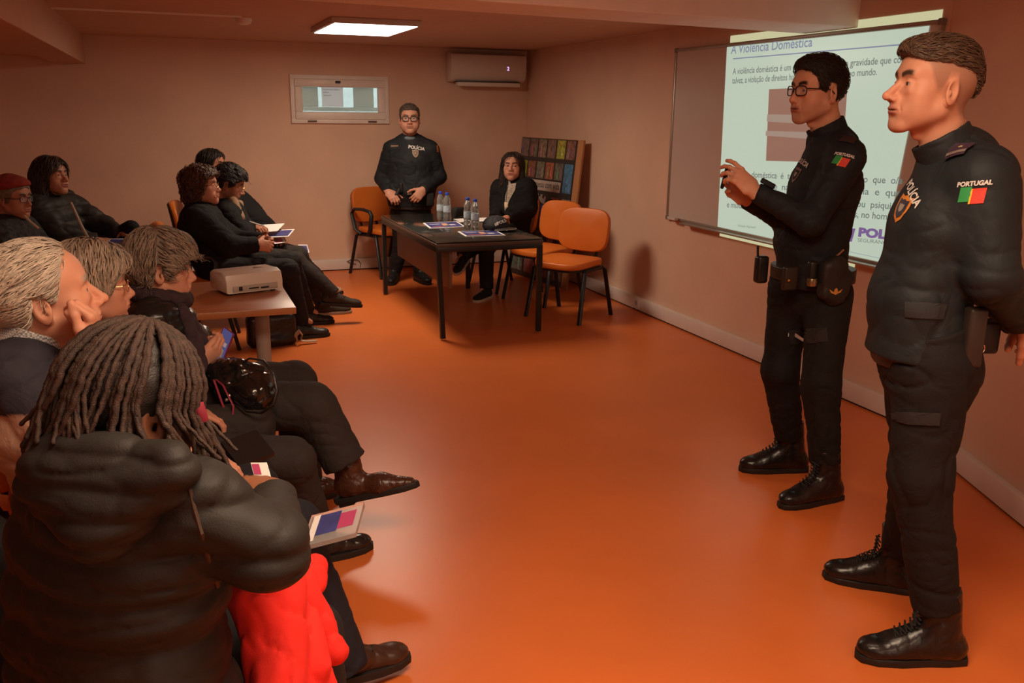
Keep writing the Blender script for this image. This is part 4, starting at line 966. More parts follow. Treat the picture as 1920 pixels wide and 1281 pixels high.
def gridpoly(poly, n=10):
    """subdivide a convex-ish outline into a fan of small triangles so it can follow cloth"""
    P = [V(*p) for p in poly]; c = sum(P)/len(P); vs, fs = [c], []; rings = 4; m_ = []
    for i in range(len(P)):
        a, b_ = P[i], P[(i+1) % len(P)]
        for k in range(3): m_.append(a+(b_-a)*k/3)
    N = len(m_)
    for r in range(1, rings+1):
        for p in m_: vs.append(c+(p-c)*r/rings)
    for i in range(N):
        j = (i+1) % N; fs.append((0, 1+i, 1+j))
        for r in range(rings-1): fs.append((1+r*N+i, 1+(r+1)*N+i, 1+(r+1)*N+j, 1+r*N+j))
    return [(p[0], p[1]) for p in vs], fs
def bvh_of(o, org):
    me = o.data; return BVHTree.FromPolygons([Vector(v.co)+Vector(tuple(org)) for v in me.vertices], [tuple(p.vertices) for p in me.polygons])
def person(label, base):
    o = thing('person', label, 'person', (float(base[0]), float(base[1]), 0)); return o, V(base[0], base[1], 0)
# ---------------------------------------------------------------- the three officers
m_unif = mat('uniform_navy', (.0115, .0135, .017), .7, bump=.12, bscale=420, noise=.12, nscale=10, spec=.3, crease=.22)
m_pants = mat('uniform_trousers', (.0120, .0098, .0098), .78, bump=.10, bscale=420, noise=.10, nscale=9, spec=.25, crease=.25)
m_boot = mat('polished_black_leather', (.008, .007, .007), .32, bump=.10, bscale=90, coat=.12)
m_lace = mat('black_lace', (.010, .009, .009), .7)
m_thread = mat('white_thread', (.62, .60, .58), .5); m_gold = mat('gold_thread', (.55, .26, .05), .5)
m_belt = mat('belt_leather', (.020, .013, .010), .45)
def eyes(HM, parent, org, iris=(.05, .025, .012), look=(0, 0)):
    for q in (-1, 1): eyeball('eye', HM, q, parent, org, iris, look)
def shield(parent, org, bvh, o, u, v, n, sc, rim, field):
    out = [(-.5, .62), (-.18, .55), (0, .64), (.18, .55), (.5, .62), (.47, -.05), (.3, -.42), (0, -.66), (-.3, -.42), (-.47, -.05)]
    vs, fs = gridpoly([(a*sc, b_*sc) for a, b_ in out]); d1 = decal('shield_badge', vs, fs, rim, parent, org, bvh, o, u, v, n, .0022)
    vs, fs = gridpoly([(a*sc*.70, b_*sc*.70) for a, b_ in out]); decal('shield_field', vs, fs, field, parent, org, bvh, o, u, v, n, .0034)
    vs, fs = gridpoly([(a*sc*.34, b_*sc*.30+sc*.03) for a, b_ in out]); decal('shield_charge', vs, fs, mat('badge_silver', (.28, .25, .22), .45), parent, org, bvh, o, u, v, n, .0044)
def lettering(parent, org, bvh, txt, o, u, v, n, size, m, bold=.0006, shear=0, name='lettering'):
    vs, fs = textmesh(txt, size, 'CENTER', bold=bold, shear=shear); vs = vs - np.array([0, vs[:, 1].mean(), 0]); vs[:, 2] = 0
    return decal(name, vs, fs, m, parent, org, bvh, o, u, v, n, .0030)
def flagpatch(parent, org, bvh, o, u, v, n, s):
    sh = .22
    q = lambda x0, x1, y0, y1: [(x0+y0*sh, y0), (x1+y0*sh, y0), (x1+y1*sh, y1), (x0+y1*sh, y1)]
    for nm, pts, m in (('flag_green', q(-.50*s, -.05*s, -.26*s, .34*s), mat('flag_green', (.03, .30, .08), .6)), ('flag_red', q(.0*s, .52*s, -.36*s, .26*s), mat('flag_red', (.62, .05, .03), .6)), ('flag_yellow', q(-.07*s, .0*s, -.36*s, .26*s), mat('flag_yellow', (.80, .52, .03), .6))):
        vs, fs = gridpoly(pts); decal(nm, vs, fs, m, parent, org, bvh, o, u, v, n, .0026)
    lettering(parent, org, bvh, 'PORTUGAL', o+v*.47*s+u*.08*s, u, v, n, .26*s, m_thread, .0008, .2)
def patchframe(bvh, px, py, updir=(0, 0, 1), tilt=0):
    p, n = hit(bvh, px, py)
    if p is None: return None
    n = nrm(n*.6+nrm(CAMP-p)*.4); v = nrm(V(*updir)-n*(V(*updir) @ n)); u = np.cross(v, n)
    u, v = u*math.cos(tilt)+v*math.sin(tilt), v*math.cos(tilt)-u*math.sin(tilt); return p, u, v, n
def belt(J, parent, org, z, r, m, w=1.3, hh=.045, name='duty_belt'):
    s = SDF(.006); lat = nrm(J['hiL']-J['hiR']); sp = nrm(J['waist']-J['pel']); c = J['pel']+sp*z
    s.cone(c-sp*hh/2, c+sp*hh/2, r, r, e=lat, w=w, k=0, clip=(1, 1)); return npmesh(name, *s.mesh(), m, parent, origin=org)
# ======== officer speaking, hands raised
T, og = person('standing officer in dark police uniform and glasses, both hands raised before the projected slide', (2.48, 2.95))
J = dict(pel=at(1520, 548, 3.70), waist=at(1528, 450, 3.70), chest=at(1552, 345, 3.70), neck=at(1561, 250, 3.70), yaw=R_(176),
         shL=at(1592, 290, 3.54), shR=at(1552, 288, 3.88), elL=at(1520, 416, 3.47), wrL=at(1416, 360, 3.50), elR=at(1500, 430, 3.86), wrR=at(1402, 374, 3.68),
         hiL=V(2.50, 2.90, .86), hiR=V(2.45, 3.08, .86), knL=V(2.44, 2.82, .49), knR=V(2.42, 3.06, .50), anL=V(2.475, 2.77, .10), anR=V(2.54, 3.09, .10), ftL=V(-1, .0, 0), ftR=V(-.93, .32, 0))
J['nb'] = .075; J['hd'] = at(1533, 170, 3.68); J['HM'] = headM(J['hd'], R_(177), R_(-1), 0, 1.07)
tan1 = (.62, .31, .20)
hb = lambda v: skin_cols(v, tan1, (.36, .13, .10), brow=(.03, .015, .01), beard=.38, cheek=.14)
dL = at(1366, 312, 3.52)-J['wrL']; dR = at(1335, 322, 3.62)-J['wrR']
HL = handM(J['wrL']+nrm(dL)*.01, dL, FW*1.0+V(-.2, .1, -.35), 1.05); HR = handM(J['wrR']+nrm(dR)*.01, dR, -FW*.8+V(.3, 0, -.1), 1.05)
body_mesh(J, .0019, hb, [(HL, dict(side=1, curls=((.25, .35), (.45, .45), (.6, .55), (.7, .6)), spread=.10, thumb=(.55, .8, -.5))), (HR, dict(side=-1, curls=((.15, .25), (.25, .3), (.35, .35), (.5, .5)), spread=.13, thumb=(.5, .8, -.6)))], T, og, dict(age=.8, nose=.95, jaw=1.03, nb=.075, neckr=.053), skin=tan1)
eyes(J['HM'], T, og); m_gl = mat('glasses_black', (.010, .010, .012), .3)
glasses(T, og, J['HM'], m_gl, r=.0021, zc=-.001)
hair(T, og, J['HM'], hair_sdf('short', t=.006, amp=.0022, fr=(120, 60, 120), top=.010, line=[(.10, .080), (.075, .072), (.050, .052), (.040, .010), (.026, -.004), (.014, -.006), (.006, .026), (-.026, .026), (-.040, -.040), (-.06, -.075), (-.12, -.08)]), (.014, .009, .007), comb(0, .5, .25, .3), 1500, .026, .0013, .003)
jk = jacket(J, m_unif, T, og, h=.0065, bulk=1.08, w=1.25, hem=.0, hemdrop=-.03, collar=.095, collar_r=.076, collar_open=.9, cv=.118, fold=.006, seed=2, cup=.8, shr=.066, arm=1.02, belly=.03)
bv = bvh_of(jk, og)
F1 = patchframe(bv, 1576, 302, tilt=R_(-12)); flagpatch(jk, og, bv, *F1, .058)
F1 = patchframe(bv, 1506, 304, tilt=R_(-24)); lettering(jk, og, bv, 'POLÍCIA', *F1, .026, m_thread)
F1 = patchframe(bv, 1492, 328, tilt=R_(-18)); shield(jk, og, bv, *F1, .050, mat('badge_dull_red', (.16, .07, .05), .5), m_unif)
F1 = patchframe(bv, 1590, 262, tilt=R_(-22))
if F1: 
    vs, fs = gridpoly([(-.028, -.02), (.028, -.02), (.028, .02), (-.028, .02)]); decal('shoulder_slide', vs, fs, mat('slide_dark', (.03, .018, .016), .6), jk, og, bv, *F1, .006)
# cuff tab and clicker
B().box((0, 0, 0), (.06, .012, .02), .004, frame(at(1440, 344, 3.47), nrm(J['elL']-J['wrL']), nrm(np.cross(UP, J['elL']-J['wrL'])), nrm(np.cross(J['elL']-J['wrL'], np.cross(UP, J['elL']-J['wrL']))))).make('cuff_tab', m_unif, jk, origin=og, smooth=True)
tr = trousers(J, m_pants, T, og, h=.0065, thigh=1.10, hemw=.062, calf=1.12, fold=.007, seed=5, hemL=-.07, hemR=-.07, foldsc=(7, 7, 11))
bv = bvh_of(tr, og); pxdecal('pocket_flap', [(1478, 620), (1512, 616), (1550, 614), (1553, 640), (1516, 645), (1482, 646)], mat('pocket_cloth', (.017, .014, .014), .8), tr, og, bv, .005)
F1 = patchframe(bv, 1494, 627); lettering(tr, og, bv, 'POLÍCIA', F1[0]+F1[3]*.006, F1[1], F1[2], F1[3], .022, m_thread)
belt(J, T, og, .085, .148, m_belt, 1.24, .055)
for q, d in (('L', V(-1, -.02, 0)), ('R', V(-.93, .30, 0))): shoe(T, og, J['an'+q]*V(1, 1, 0)+V(0, 0, .09), d, kind='boot', m=m_boot, lace=m_lace, L=1.13, wid=1.1)
# duty gear
def gear(c, size, m, name, rot=0, bev=.01, tilt=0):
    Mx = Matrix.Translation([float(q) for q in c]) @ Matrix.Rotation(rot, 4, 'Z') @ Matrix.Rotation(tilt, 4, 'Y'); return B().box((0, 0, 0), size, bev, Mx, 3).make(name, m, T, smooth=True, origin=og)
g0 = gear(at(1427, 505, 3.66), (.050, .045, .115), mat('radio_black', (.012, .011, .010), .35), 'radio', R_(-5), .012)
B().tube([at(1421, 483, 3.66), at(1421, 461, 3.66)], .005, 8).make('antenna', m_blkpl, g0, origin=og, smooth=True)
gear(at(1481, 522, 3.50), (.062, .028, .095), m_belt, 'handcuff_pouch', R_(-4), .008)
B().ball(at(1479, 526, 3.475), .0065, 12).make('snap_button', mat('brass', (.55, .30, .10), .3, metal=.9), T, origin=og, smooth=True)
g1 = gear(at(1522, 512, 3.50), (.035, .035, .10), m_black, 'torch', 0, .012); B().lathe([(.019, 0), (.021, .01), (.021, .02), (.018, .03)], tuple(at(1522, 536, 3.49)), 16).make('torch_head', mat('torch_ring', (.30, .22, .12), .3, metal=.8), g1, origin=og, smooth=True)
s = SDF(.006); c = at(1560, 525, 3.50); s.box(c, (.055, .03, .075), rad=.02, k=.02).cone(at(1566, 500, 3.5), at(1560, 560, 3.5), .045, .030, k=.03, e=V(0, 1, 0), w=.8).cone(at(1590, 520, 3.52), at(1572, 560, 3.5), .025, .02, k=.03); s.disp(folds((14, 14, 14), .004, 8), .005)
gc = npmesh('glove_pouch', *s.mesh(), mat('black_nylon', (.015, .013, .012), .6), T, origin=og); bv = bvh_of(gc, og); F1 = patchframe(bv, 1567, 547)
if F1:
    for pts in ([(-.030, .010), (-.008, -.002), (-.006, -.010), (-.022, -.004)], [(.030, .010), (.008, -.002), (.006, -.010), (.022, -.004)], [(-.008, .008), (0, .016), (.008, .008), (.008, -.008), (0, -.014), (-.008, -.008)]):
        vs, fs = gridpoly(pts); decal('winged_badge', vs, fs, m_gold, gc, og, bv, *F1, .002)
B().tube([at(1566, 482, 3.50), at(1574, 476, 3.5), at(1582, 468, 3.5)], .007, 8, flat=.5).make('key_strap', mat('strap_tan', (.30, .13, .05), .6), T, origin=og, smooth=True)
t = thing('presenter_remote', "slim black presenter remote held in the speaking officer's raised hands", 'remote', at(1359, 333, 3.585))
a_ = at(1363, 312, 3.585)-at(1359, 333, 3.585); b_ = at(1353, 354, 3.585)-at(1359, 333, 3.585); B().tube([a_, a_*.5, b_*.5, b_*.9, b_], [.006, .009, .010, .009, .006], 12, flat=.7).make('remote_body', m_black, t, smooth=True); B().ball(a_*.2+V(-.004, -.006, 0), .004).make('button', mat('button_grey', (.1, .1, .1), .5), t, smooth=True)
# ======== officer listening on the right
T, og = person('standing officer with short brown hair and hands behind his back, nearest at the right', (1.98, 1.92))
J = dict(pel=at(1738, 668, 2.50), waist=at(1722, 560, 2.50), chest=at(1770, 415, 2.50), neck=at(1799, 268, 2.52), yaw=R_(170),
         shL=at(1845, 330, 2.37), shR=at(1806, 315, 2.68), elL=at(1862, 520, 2.30), wrL=at(1912, 596, 2.44), elR=at(1850, 530, 2.74), wrR=at(1908, 604, 2.56),
         hiL=at(1748, 690, 2.41), hiR=at(1726, 690, 2.59), knL=at(1724, 890, 2.38), knR=at(1722, 880, 2.60), anL=V(2.03, 1.735, .10), anR=V(2.225, 2.10, .10), ftL=V(-.93, .36, 0), ftR=V(-.77, .64, 0))
J['nb'] = .085; J['hd'] = at(1750, 164, 2.50); J['HM'] = headM(J['hd'], R_(161), R_(5), 0, 1.06)
tan2 = (.56, .26, .165)
def fade(x, y, z):
    zl = np.interp(y, [-.12, -.06, -.035, -.02, .0, .012, .022, .04, .055, .07], [-.085, -.075, -.04, .02, .02, -.02, -.02, .015, .05, .075]); return np.clip((z-zl)/.02, 0, 1)*(y < .068)*.62*(np.abs(x) < .0785)
hb = lambda v: skin_cols(v, tan2, (.42, .16, .12), brow=(.05, .025, .015), beard=.16, cheek=.12, shave=fade, shavecol=(.23, .125, .085))
dL = at(1945, 640, 2.5)-J['wrL']; dR = at(1950, 620, 2.45)-J['wrR']
body_mesh(J, .0018, hb, [(handM(J['wrL']+nrm(dL)*.01, dL, -V(.93, -.36, .2)+V(0, .4, 0), 1.05), dict(side=1, curls=((.5, .6),)*4)), (handM(J['wrR'], dR, V(-.9, .1, .3), 1.05), dict(side=-1, curls=((.5, .6),)*4))], T, og, dict(age=.6, nose=1.35, jaw=1.05, chin=1.1, full=.4, nb=.085, neckr=.053), skin=tan2)
eyes(J['HM'], T, og, (.06, .04, .02))
hs_ = hair_sdf('short', h=.0026, t=.0045, amp=.0022, fr=(130, 60, 130), top=.008, line=[(.10, .070), (.07, .062), (.050, .056), (.0, .055), (-.04, .052), (-.075, .036), (-.095, -.01), (-.12, -.05)])
hs_.ops.insert(2, SDF(.0026).ell((0, .072, .082), (.045, .022, .020), k=.012).ops[0])
hair(T, og, J['HM'], hs_, (.095, .052, .030), comb(0, .8, .1, .25), 1500, .028, .0012, .0028, var=.5)
jk = jacket(J, mat('uniform_jacket', (.0140, .0175, .0205), .62, bump=.10, bscale=420, noise=.12, nscale=8, spec=.3, crease=.25, cscale=9), T, og, h=.006, bulk=1.06, w=1.25, hem=.0, hemdrop=-.005, collar=.115, collar_r=.078, collar_open=.9, cv=.125, cup=.6, fold=.007, seed=12, shr=.072, arm=1.24, belly=.0, foldsc=(6, 6, 9), lowr=.155, lowf=.020, ctilt=.6)
bv = bvh_of(jk, og)
F1 = patchframe(bv, 1822, 366, tilt=R_(8)); flagpatch(jk, og, bv, *F1, .062)
F1 = patchframe(bv, 1711, 360, tilt=R_(-44)); lettering(jk, og, bv, 'POLÍCIA', *F1, .032, m_thread, .0009)
F1 = patchframe(bv, 1690, 391, tilt=R_(-14)); shield(jk, og, bv, *F1, .062, mat('badge_orange', (.60, .22, .04), .5), mat('badge_dark', (.03, .03, .05), .5))
F1 = patchframe(bv, 1798, 283, tilt=R_(4))
if F1:
    vs, fs = gridpoly([(-.030, -.026), (.030, -.026), (.034, .026), (-.026, .026)]); sl_ = decal('shoulder_slide', vs, fs, mat('slide_purple_cloth', (.045, .022, .040), .6), jk, og, bv, *F1, .010)
    vs, fs = gridpoly([(-.030, -.018), (.030, -.018), (.031, -.008), (-.029, -.008)]); decal('rank_bar', vs, fs, mat('rank_grey', (.20, .15, .13), .5), jk, og, bv, *F1, .0115)
    vs, fs = gridpoly([(0.005+.009*math.cos(i*math.pi/5)*(1 if i % 2 else .5), .008+.007*math.sin(i*math.pi/5)*(1 if i % 2 else .5)) for i in range(10)]); decal('rank_star', vs, fs, mat('rank_gold', (.5, .36, .2), .4), jk, og, bv, *F1, .0118)
bk = V(-math.cos(J['yaw']), -math.sin(J['yaw']), .0); uu = nrm(np.cross(V(0, 0, 1), bk)); vs, fs = textmesh('POLÍCIA', .085, 'CENTER', bold=.002); vs[:, 2] = 0
decal('back_lettering', vs, fs, mat('grey_reflective', (.45, .42, .38), .4), jk, og, bv, J['neck']*.72+J['chest']*.28, uu, V(0, 0, 1), bk, .003, .3)
pxdecal('side_tab', [(1697, 566), (1735, 567), (1775, 570), (1768, 598), (1730, 597), (1697, 594)], mat('tab_cloth', (.020, .023, .026), .7), jk, og, bv, .006)
tr = trousers(J, m_pants, T, og, h=.0065, thigh=1.22, hemw=.068, calf=1.22, fold=.009, seed=15, foldsc=(6, 6, 9), hemL=-.07, hemR=-.07)
bv = bvh_of(tr, og); pxdecal('pocket_flap', [(1664, 773), (1705, 772), (1764, 774), (1761, 798), (1705, 796), (1668, 786)], mat('pocket_cloth', (.017, .014, .014), .8), tr, og, bv, .008)
belt(J, T, og, .045, .150, m_belt, 1.22, .05)
for q in 'LR': shoe(T, og, J['an'+q]*V(1, 1, 0)+V(0, 0, .09), J['ft'+q], kind='boot', m=m_boot, lace=m_lace, L=1.16, wid=1.15, h=.0035)
g0 = gear(at(1824, 632, 2.34), (.050, .045, .165), mat('holster_brown', (.028, .018, .013), .45), 'holster', R_(-20), .010)
B().tube([at(1843, 654, 2.36)+V(.006*math.cos(i), 0, .010*math.sin(i)) for i in range(7)], .0022, 6).make('key_ring', mat('chrome', (.7, .7, .7), .15, metal=1), g0, origin=og, smooth=True)
gear(at(1850, 630, 2.50), (.06, .05, .10), m_blkpl, 'belt_pouch', R_(-20), .012)
# ======== officer at the back wall
T, og = person('grey-haired officer with glasses standing behind the glass table at the back wall', (2.04, 8.15))
Dp = 8.30
J = dict(pel=at(770, 392, Dp), waist=at(770, 355, Dp), chest=at(770, 303, Dp), neck=at(769, 256, Dp), yaw=R_(-96),
         shL=at(808, 278, Dp), shR=at(733, 278, Dp), elL=at(824, 332, Dp+.04), wrL=at(793, 356, Dp-.20), elR=at(716, 335, Dp+.04), wrR=at(728, 360, Dp-.18),
         hiL=at(787, 400, Dp), hiR=at(754, 400, Dp), knL=at(793, 462, Dp-.02), knR=at(752, 462, Dp-.02), anL=V(2.13, 8.08, .10), anR=V(1.90, 8.14, .10), ftL=V(.15, -1, 0), ftR=V(-.45, -1, 0))
J['hd'] = at(768, 223, Dp-.05); J['HM'] = headM(J['hd'], R_(-104), R_(2), 0, 1.10)
tan3 = (.52, .25, .165)
hb = lambda v: skin_cols(v, tan3, (.30, .12, .09), brow=(.08, .06, .05), beard=.15, cheek=.1)
body_mesh(J, .0035, hb, [(handM(J['wrL'], at(780, 372, Dp-.25)-J['wrL'], V(0, 1, -.2), 1.1), dict(side=1, curls=((.6, .8),)*4, h=.0035)), (handM(J['wrR'], at(740, 374, Dp-.25)-J['wrR'], V(0, 1, -.2), 1.1), dict(side=-1, curls=((.6, .8),)*4, h=.0035))], T, og, dict(age=1, full=1, jaw=1.05), skin=tan3, h_head=.0035)
eyes(J['HM'], T, og); glasses(T, og, J['HM'], m_gl, w=.052, hh=.036, r=.0026)
hair(T, og, J['HM'], hair_sdf('short', h=.0035, t=.011, amp=.0025, fr=(90, 50, 90), sidet=.008), (.10, .075, .06), comb(.5, -.3, 0, .3), 500, .03, .0022)
jk = jacket(J, m_unif, T, og, h=.009, bulk=1.12, w=1.42, hem=.0, hemdrop=-.02, collar=.075, collar_r=.080, collar_open=1.1, cup=.9, fold=.007, seed=21, ctilt=.3, belly=.05, shr=.068, arm=1.12)
bv = bvh_of(jk, og)
F1 = patchframe(bv, 781, 277, tilt=R_(-8)); lettering(jk, og, bv, 'POLÍCIA', *F1, .040, m_thread, .0016)
F1 = patchframe(bv, 779, 288); shield(jk, og, bv, *F1, .058, mat('badge_pale', (.34, .25, .18), .5), mat('badge_tan', (.2, .13, .09), .5))
F1 = patchframe(bv, 740, 274); vs, fs = gridpoly([(-.035, -.008), (.035, -.008), (.035, .008), (-.035, .008)]); decal('name_tape', vs, fs, mat('name_tape', (.20, .11, .07), .6), jk, og, bv, *F1, .003)
for px_ in (806, 731):
    F1 = patchframe(bv, px_, 258 if px_ > 770 else 262)
    if F1: vs, fs = gridpoly([(-.02, -.012), (.02, -.012), (.02, .012), (-.02, .012)]); decal('shoulder_badge', vs, fs, mat('rank_gold', (.5, .36, .2), .4), jk, og, bv, *F1, .004)
F1 = patchframe(bv, 821, 279)
if F1: vs, fs = gridpoly([(-.016, -.03), (.016, -.03), (.016, .03), (-.016, .03)]); decal('arm_patch', vs, fs, mat('patch_orange', (.30, .10, .03), .6), jk, og, bv, *F1, .003)
s = SDF(.004); s.ell(xf(J['HM'], V(0, -.02, -.155)), (.066, .066, .030), k=.01); npmesh('shirt_collar', *s.mesh(), mat('shirt_blue_grey', (.13, .17, .19), .7), T, origin=og)
trousers(J, m_pants, T, og, h=.009, thigh=1.15, hemw=.066, calf=1.15, fold=.007, seed=25, foldsc=(7, 7, 11))
belt(J, T, og, .03, .150, m_belt, 1.32, .05)
for q in 'LR': shoe(T, og, J['an'+q]*V(1, 1, 0)+V(0, 0, .09), J['ft'+q], kind='boot', m=mat('dull_black_leather', (.010, .009, .009), .5), L=1.1, wid=1.1, h=.005)
gear(at(742, 368, Dp-.22), (.03, .03, .16), m_blkpl, 'baton', 0, .01, .5); gear(at(752, 352, Dp-.19), (.035, .03, .09), m_blkpl, 'radio', 0, .01)
gear(at(768, 362, Dp-.20), (.045, .012, .035), mat('buckle', (.28, .22, .18), .35, metal=.6), 'belt_buckle', 0, .004); gear(at(806, 374, Dp-.15), (.07, .05, .12), m_blkpl, 'belt_pouch', 0, .012)
# lettering on the cap lying on the table
t = PENDING_CAP; bpy.context.view_layer.update(); Mc = np.array(t.matrix_world); me = crown_.data
bv = BVHTree.FromPolygons([v.co.copy() for v in me.vertices], [tuple(p_.vertices) for p_ in me.polygons]); Mi = np.linalg.inv(Mc)
for txt, px_, py_, sz in (('POLÍCIA', 946, 421, .034), ('IIII', 931, 429, .030)):
    c0 = Mi[:3, :3] @ CAMP+Mi[:3, 3]; tg = at(px_, py_, 6.82); p1 = Mi[:3, :3] @ tg+Mi[:3, 3]; n_ = nrm(c0-p1); n_[2] = .35; n_ = nrm(n_); v_ = nrm(V(0, 0, 1)-n_*n_[2]); u_ = np.cross(v_, n_)
    h_ = bv.ray_cast(Vector(p1+n_*.3), Vector(-n_)); 
    if h_[0] is None: h_ = bv.find_nearest(Vector(p1))
    a_ = .45; u2 = u_*math.cos(a_)+v_*math.sin(a_); v2 = v_*math.cos(a_)-u_*math.sin(a_)
    lettering(t, V(0, 0, 0), bv, txt, np.array(h_[0][:]), u2, v2, n_, sz, m_thread, .0008, name='cap_lettering')
# ---------------------------------------------------------------- the audience
m_coat = mat('black_coat', (.010, .0095, .010), .85, bump=.2, bscale=260, crease=.2, spec=.2)
m_puff = mat('black_puffer', (.019, .0165, .015), .6, bump=.1, bscale=300, crease=.10, cscale=9, spec=.3)
m_puffs = mat('shiny_black_puffer', (.012, .012, .013), .28, crease=.15, cscale=12)
m_dpant = mat('dark_trousers', (.016, .014, .015), .8, bump=.1, bscale=400, crease=.2, spec=.25)
m_gpant = mat('charcoal_trousers', (.030, .024, .022), .8, bump=.1, bscale=400, crease=.2, spec=.25)
m_bshoe = mat('dark_shoe', (.014, .012, .011), .5)
def mkskin(base, lip=(.38, .14, .11), **k): return lambda v: skin_cols(v, base, lip, **k)
def put_hands(J, spec, dR=None):
    out = []
    for q, side in (('L', 1), ('R', -1)):
        if q in spec:
            tgt, n, kw = spec[q]; out.append((handM(J['wr'+q], np.asarray(tgt)-J['wr'+q], n, kw.pop('sc', 1.0)), dict(side=side, **kw)))
    return out
REL = dict(curls=((.35, .45), (.4, .5), (.45, .5), (.5, .5)))
# ======== woman with braids, nearest the camera
T, og = person('person with long brown braids in a hooded black puffer coat, seated nearest the camera', (-.09, 1.40))
hc = at(256, 762, 1.34)
J = dict(pel=at(250, 1275, 1.30), waist=at(240, 1130, 1.32), chest=at(235, 1010, 1.33), neck=at(232, 885, 1.33), hd=hc, yaw=R_(38),
         shL=at(115, 930, 1.48), shR=at(372, 925, 1.24), elR=at(500, 1030, 1.25), wrR=at(515, 950, 1.46), elL=at(180, 1050, 1.62), wrL=at(420, 980, 1.70))
W = local(J['pel'][:2], R_(38))
for q, s_ in (('L', 1), ('R', -1)): J['hi'+q] = W(.02, s_*.10, .50); J['kn'+q] = W(.44, s_*.11, .50); J['an'+q] = W(.46, s_*.11, .10); J['ft'+q] = W(1, 0, 0)-W(0, 0, 0)
J['knR'] = at(572, 1195, 1.56); J['knL'] = at(540, 1130, 1.78); J['anR'] = J['knR']*V(1, 1, 0)+V(.05, .02, .1); J['anL'] = J['knL']*V(1, 1, 0)+V(.05, .02, .1)
J['HM'] = headM(hc, R_(28), R_(-20), 0, 1.04); brown = (.20, .075, .035)
body_mesh(J, .003, mkskin(brown, (.16, .05, .04), brow=(.01, .008, .006)), put_hands(J, {'R': (at(488, 905, 1.53), V(-.2, -.3, -1), dict(curls=((.5, .5),)*4)), 'L': (at(470, 950, 1.7), V(.2, 0, -1), dict(REL))}), T, og, dict(fem=1, nose=.85, neck=.12, nb=.015), skin=brown)
eyes(J['HM'], T, og)
s = hair_sdf('cap', h=.0035, t=.006, amp=.002, line=[(.10, .070), (.06, .055), (.03, .03), (.02, -.03), (-.02, -.07), (-.12, -.07)])
cap_ = hair(T, og, J['HM'], s, (.016, .010, .008))
m_braid = mat('braid_brown', (.040, .020, .013), .65, bump=.4, bscale=500, noise=.45, nscale=70)
rb = random.Random(5); HMi = J['HM']
def braid(pts, r):
    # plaited rope: radius swells and the path twists a little
    P = [V(*p) for p in pts]; out, rr = [], []; N = 40
    for i in range(N+1):
        t = i/N*(len(P)-1); k = min(int(t), len(P)-2); u = t-k; p0 = P[max(k-1, 0)]; p1 = P[k]; p2 = P[k+1]; p3 = P[min(k+2, len(P)-1)]
        p = .5*((2*p1)+(-p0+p2)*u+(2*p0-5*p1+4*p2-p3)*u*u+(-p0+3*p1-3*p2+p3)*u**3)
        ph = i*1.55; p = p+V(math.cos(ph), math.sin(ph), 0)*r*.16; out.append(p); rr.append(r*(.86+.26*abs(math.sin(i*1.57)))*(1-.35*(i/N)**3))
    b = B(); b.tube(out, rr, 7); o = b.make('braid', m_braid, cap_, smooth=True, origin=og, angle=80); return o
crown = V(0, -.01, .122)
for k in range(140):
    lay = k % 3; a = 2*math.pi*(k*.381966+rb.uniform(-.04, .04)); dx, dy = math.cos(a), math.sin(a)
    if dy > .80 and lay: continue
    K0 = .004+.006*lay; big = 1+rb.uniform(-.03, .05); pts = []
    st = rb.uniform(.10, .45) if lay < 2 else .06
    for u in (st, st+.2*(1-st), st+.45*(1-st), st+.75*(1-st), 1.0): th = u*math.pi*.5; pts.append(V(dx*(.080+K0)*math.sin(th)*big, -.014+dy*(.100+K0)*math.sin(th)*big, .012+(.106+K0)*math.cos(th)))
    wp = [xf(HMi, p) for p in pts]; outd = wp[-1]-hc; outd[2] = 0; outd = nrm(outd); tw = V(-outd[1], outd[0], 0)*rb.uniform(-.05, .05)
    Ln = rb.uniform(.06, .125) if dy < .3 else rb.uniform(.07, .12); fl = rb.uniform(.0, .034)
    wp.append(wp[-1]+outd*(.010+fl*.4)+tw*.4+V(0, 0, -Ln*.5)); wp.append(wp[-1]+outd*(fl-.008)+tw*.6+V(0, 0, -Ln*.5))
    braid(wp, rb.uniform(.0040, .0062))
B().tube([at(372, 756, 1.33), at(377, 772, 1.325), at(382, 790, 1.33)], .0085, 10, flat=.5).make('mouth_mask', mat('mask_crimson', (.20, .012, .03), .7), T, smooth=True, origin=og)
def hood(s):
    s.cone(at(130, 868, 1.42), at(112, 925, 1.36), .045, .045, k=.03); s.cone(at(105, 960, 1.38), at(92, 1230, 1.32), .062, .07, k=.04)
def puffcols(v): return None
jk = jacket(J, m_puff, T, og, h=.006, bulk=1.12, w=1.42, hem=.03, hemdrop=.10, fold=.007, seed=31, seams=(.078, .008, 3), arm=1.04, shr=.062, foldsc=(5, 5, 17), extra=hood, lowr=.165)
hs = SDF(.005); Q = nrm(V(-HF[0], -HF[1], 0)); S_ = nrm(np.cross(V(0, 0, 1), -Q)); Rb = np.stack([S_, -Q, V(0, 0, 1)], 1)
hs.ell(at(205, 905, 1.21), (.118, .052, .075), R=Rb, k=.02).cone(at(120, 880, 1.24), at(190, 985, 1.18), .055, .045, k=.04, quilt=(.045, .004)).cone(at(190, 985, 1.18), at(325, 880, 1.19), .045, .036, k=.04).cone(at(90, 850, 1.30), at(110, 900, 1.25), .04, .05, k=.04)
hs.disp(folds((6, 6, 20), .005, 33), .011); hs.disp(seamfn(V(0, 0, 1), .042, .005, 8), .006); npmesh('hood', *hs.mesh(), m_puff, jk, origin=og)
bvj = bvh_of(jk, og)
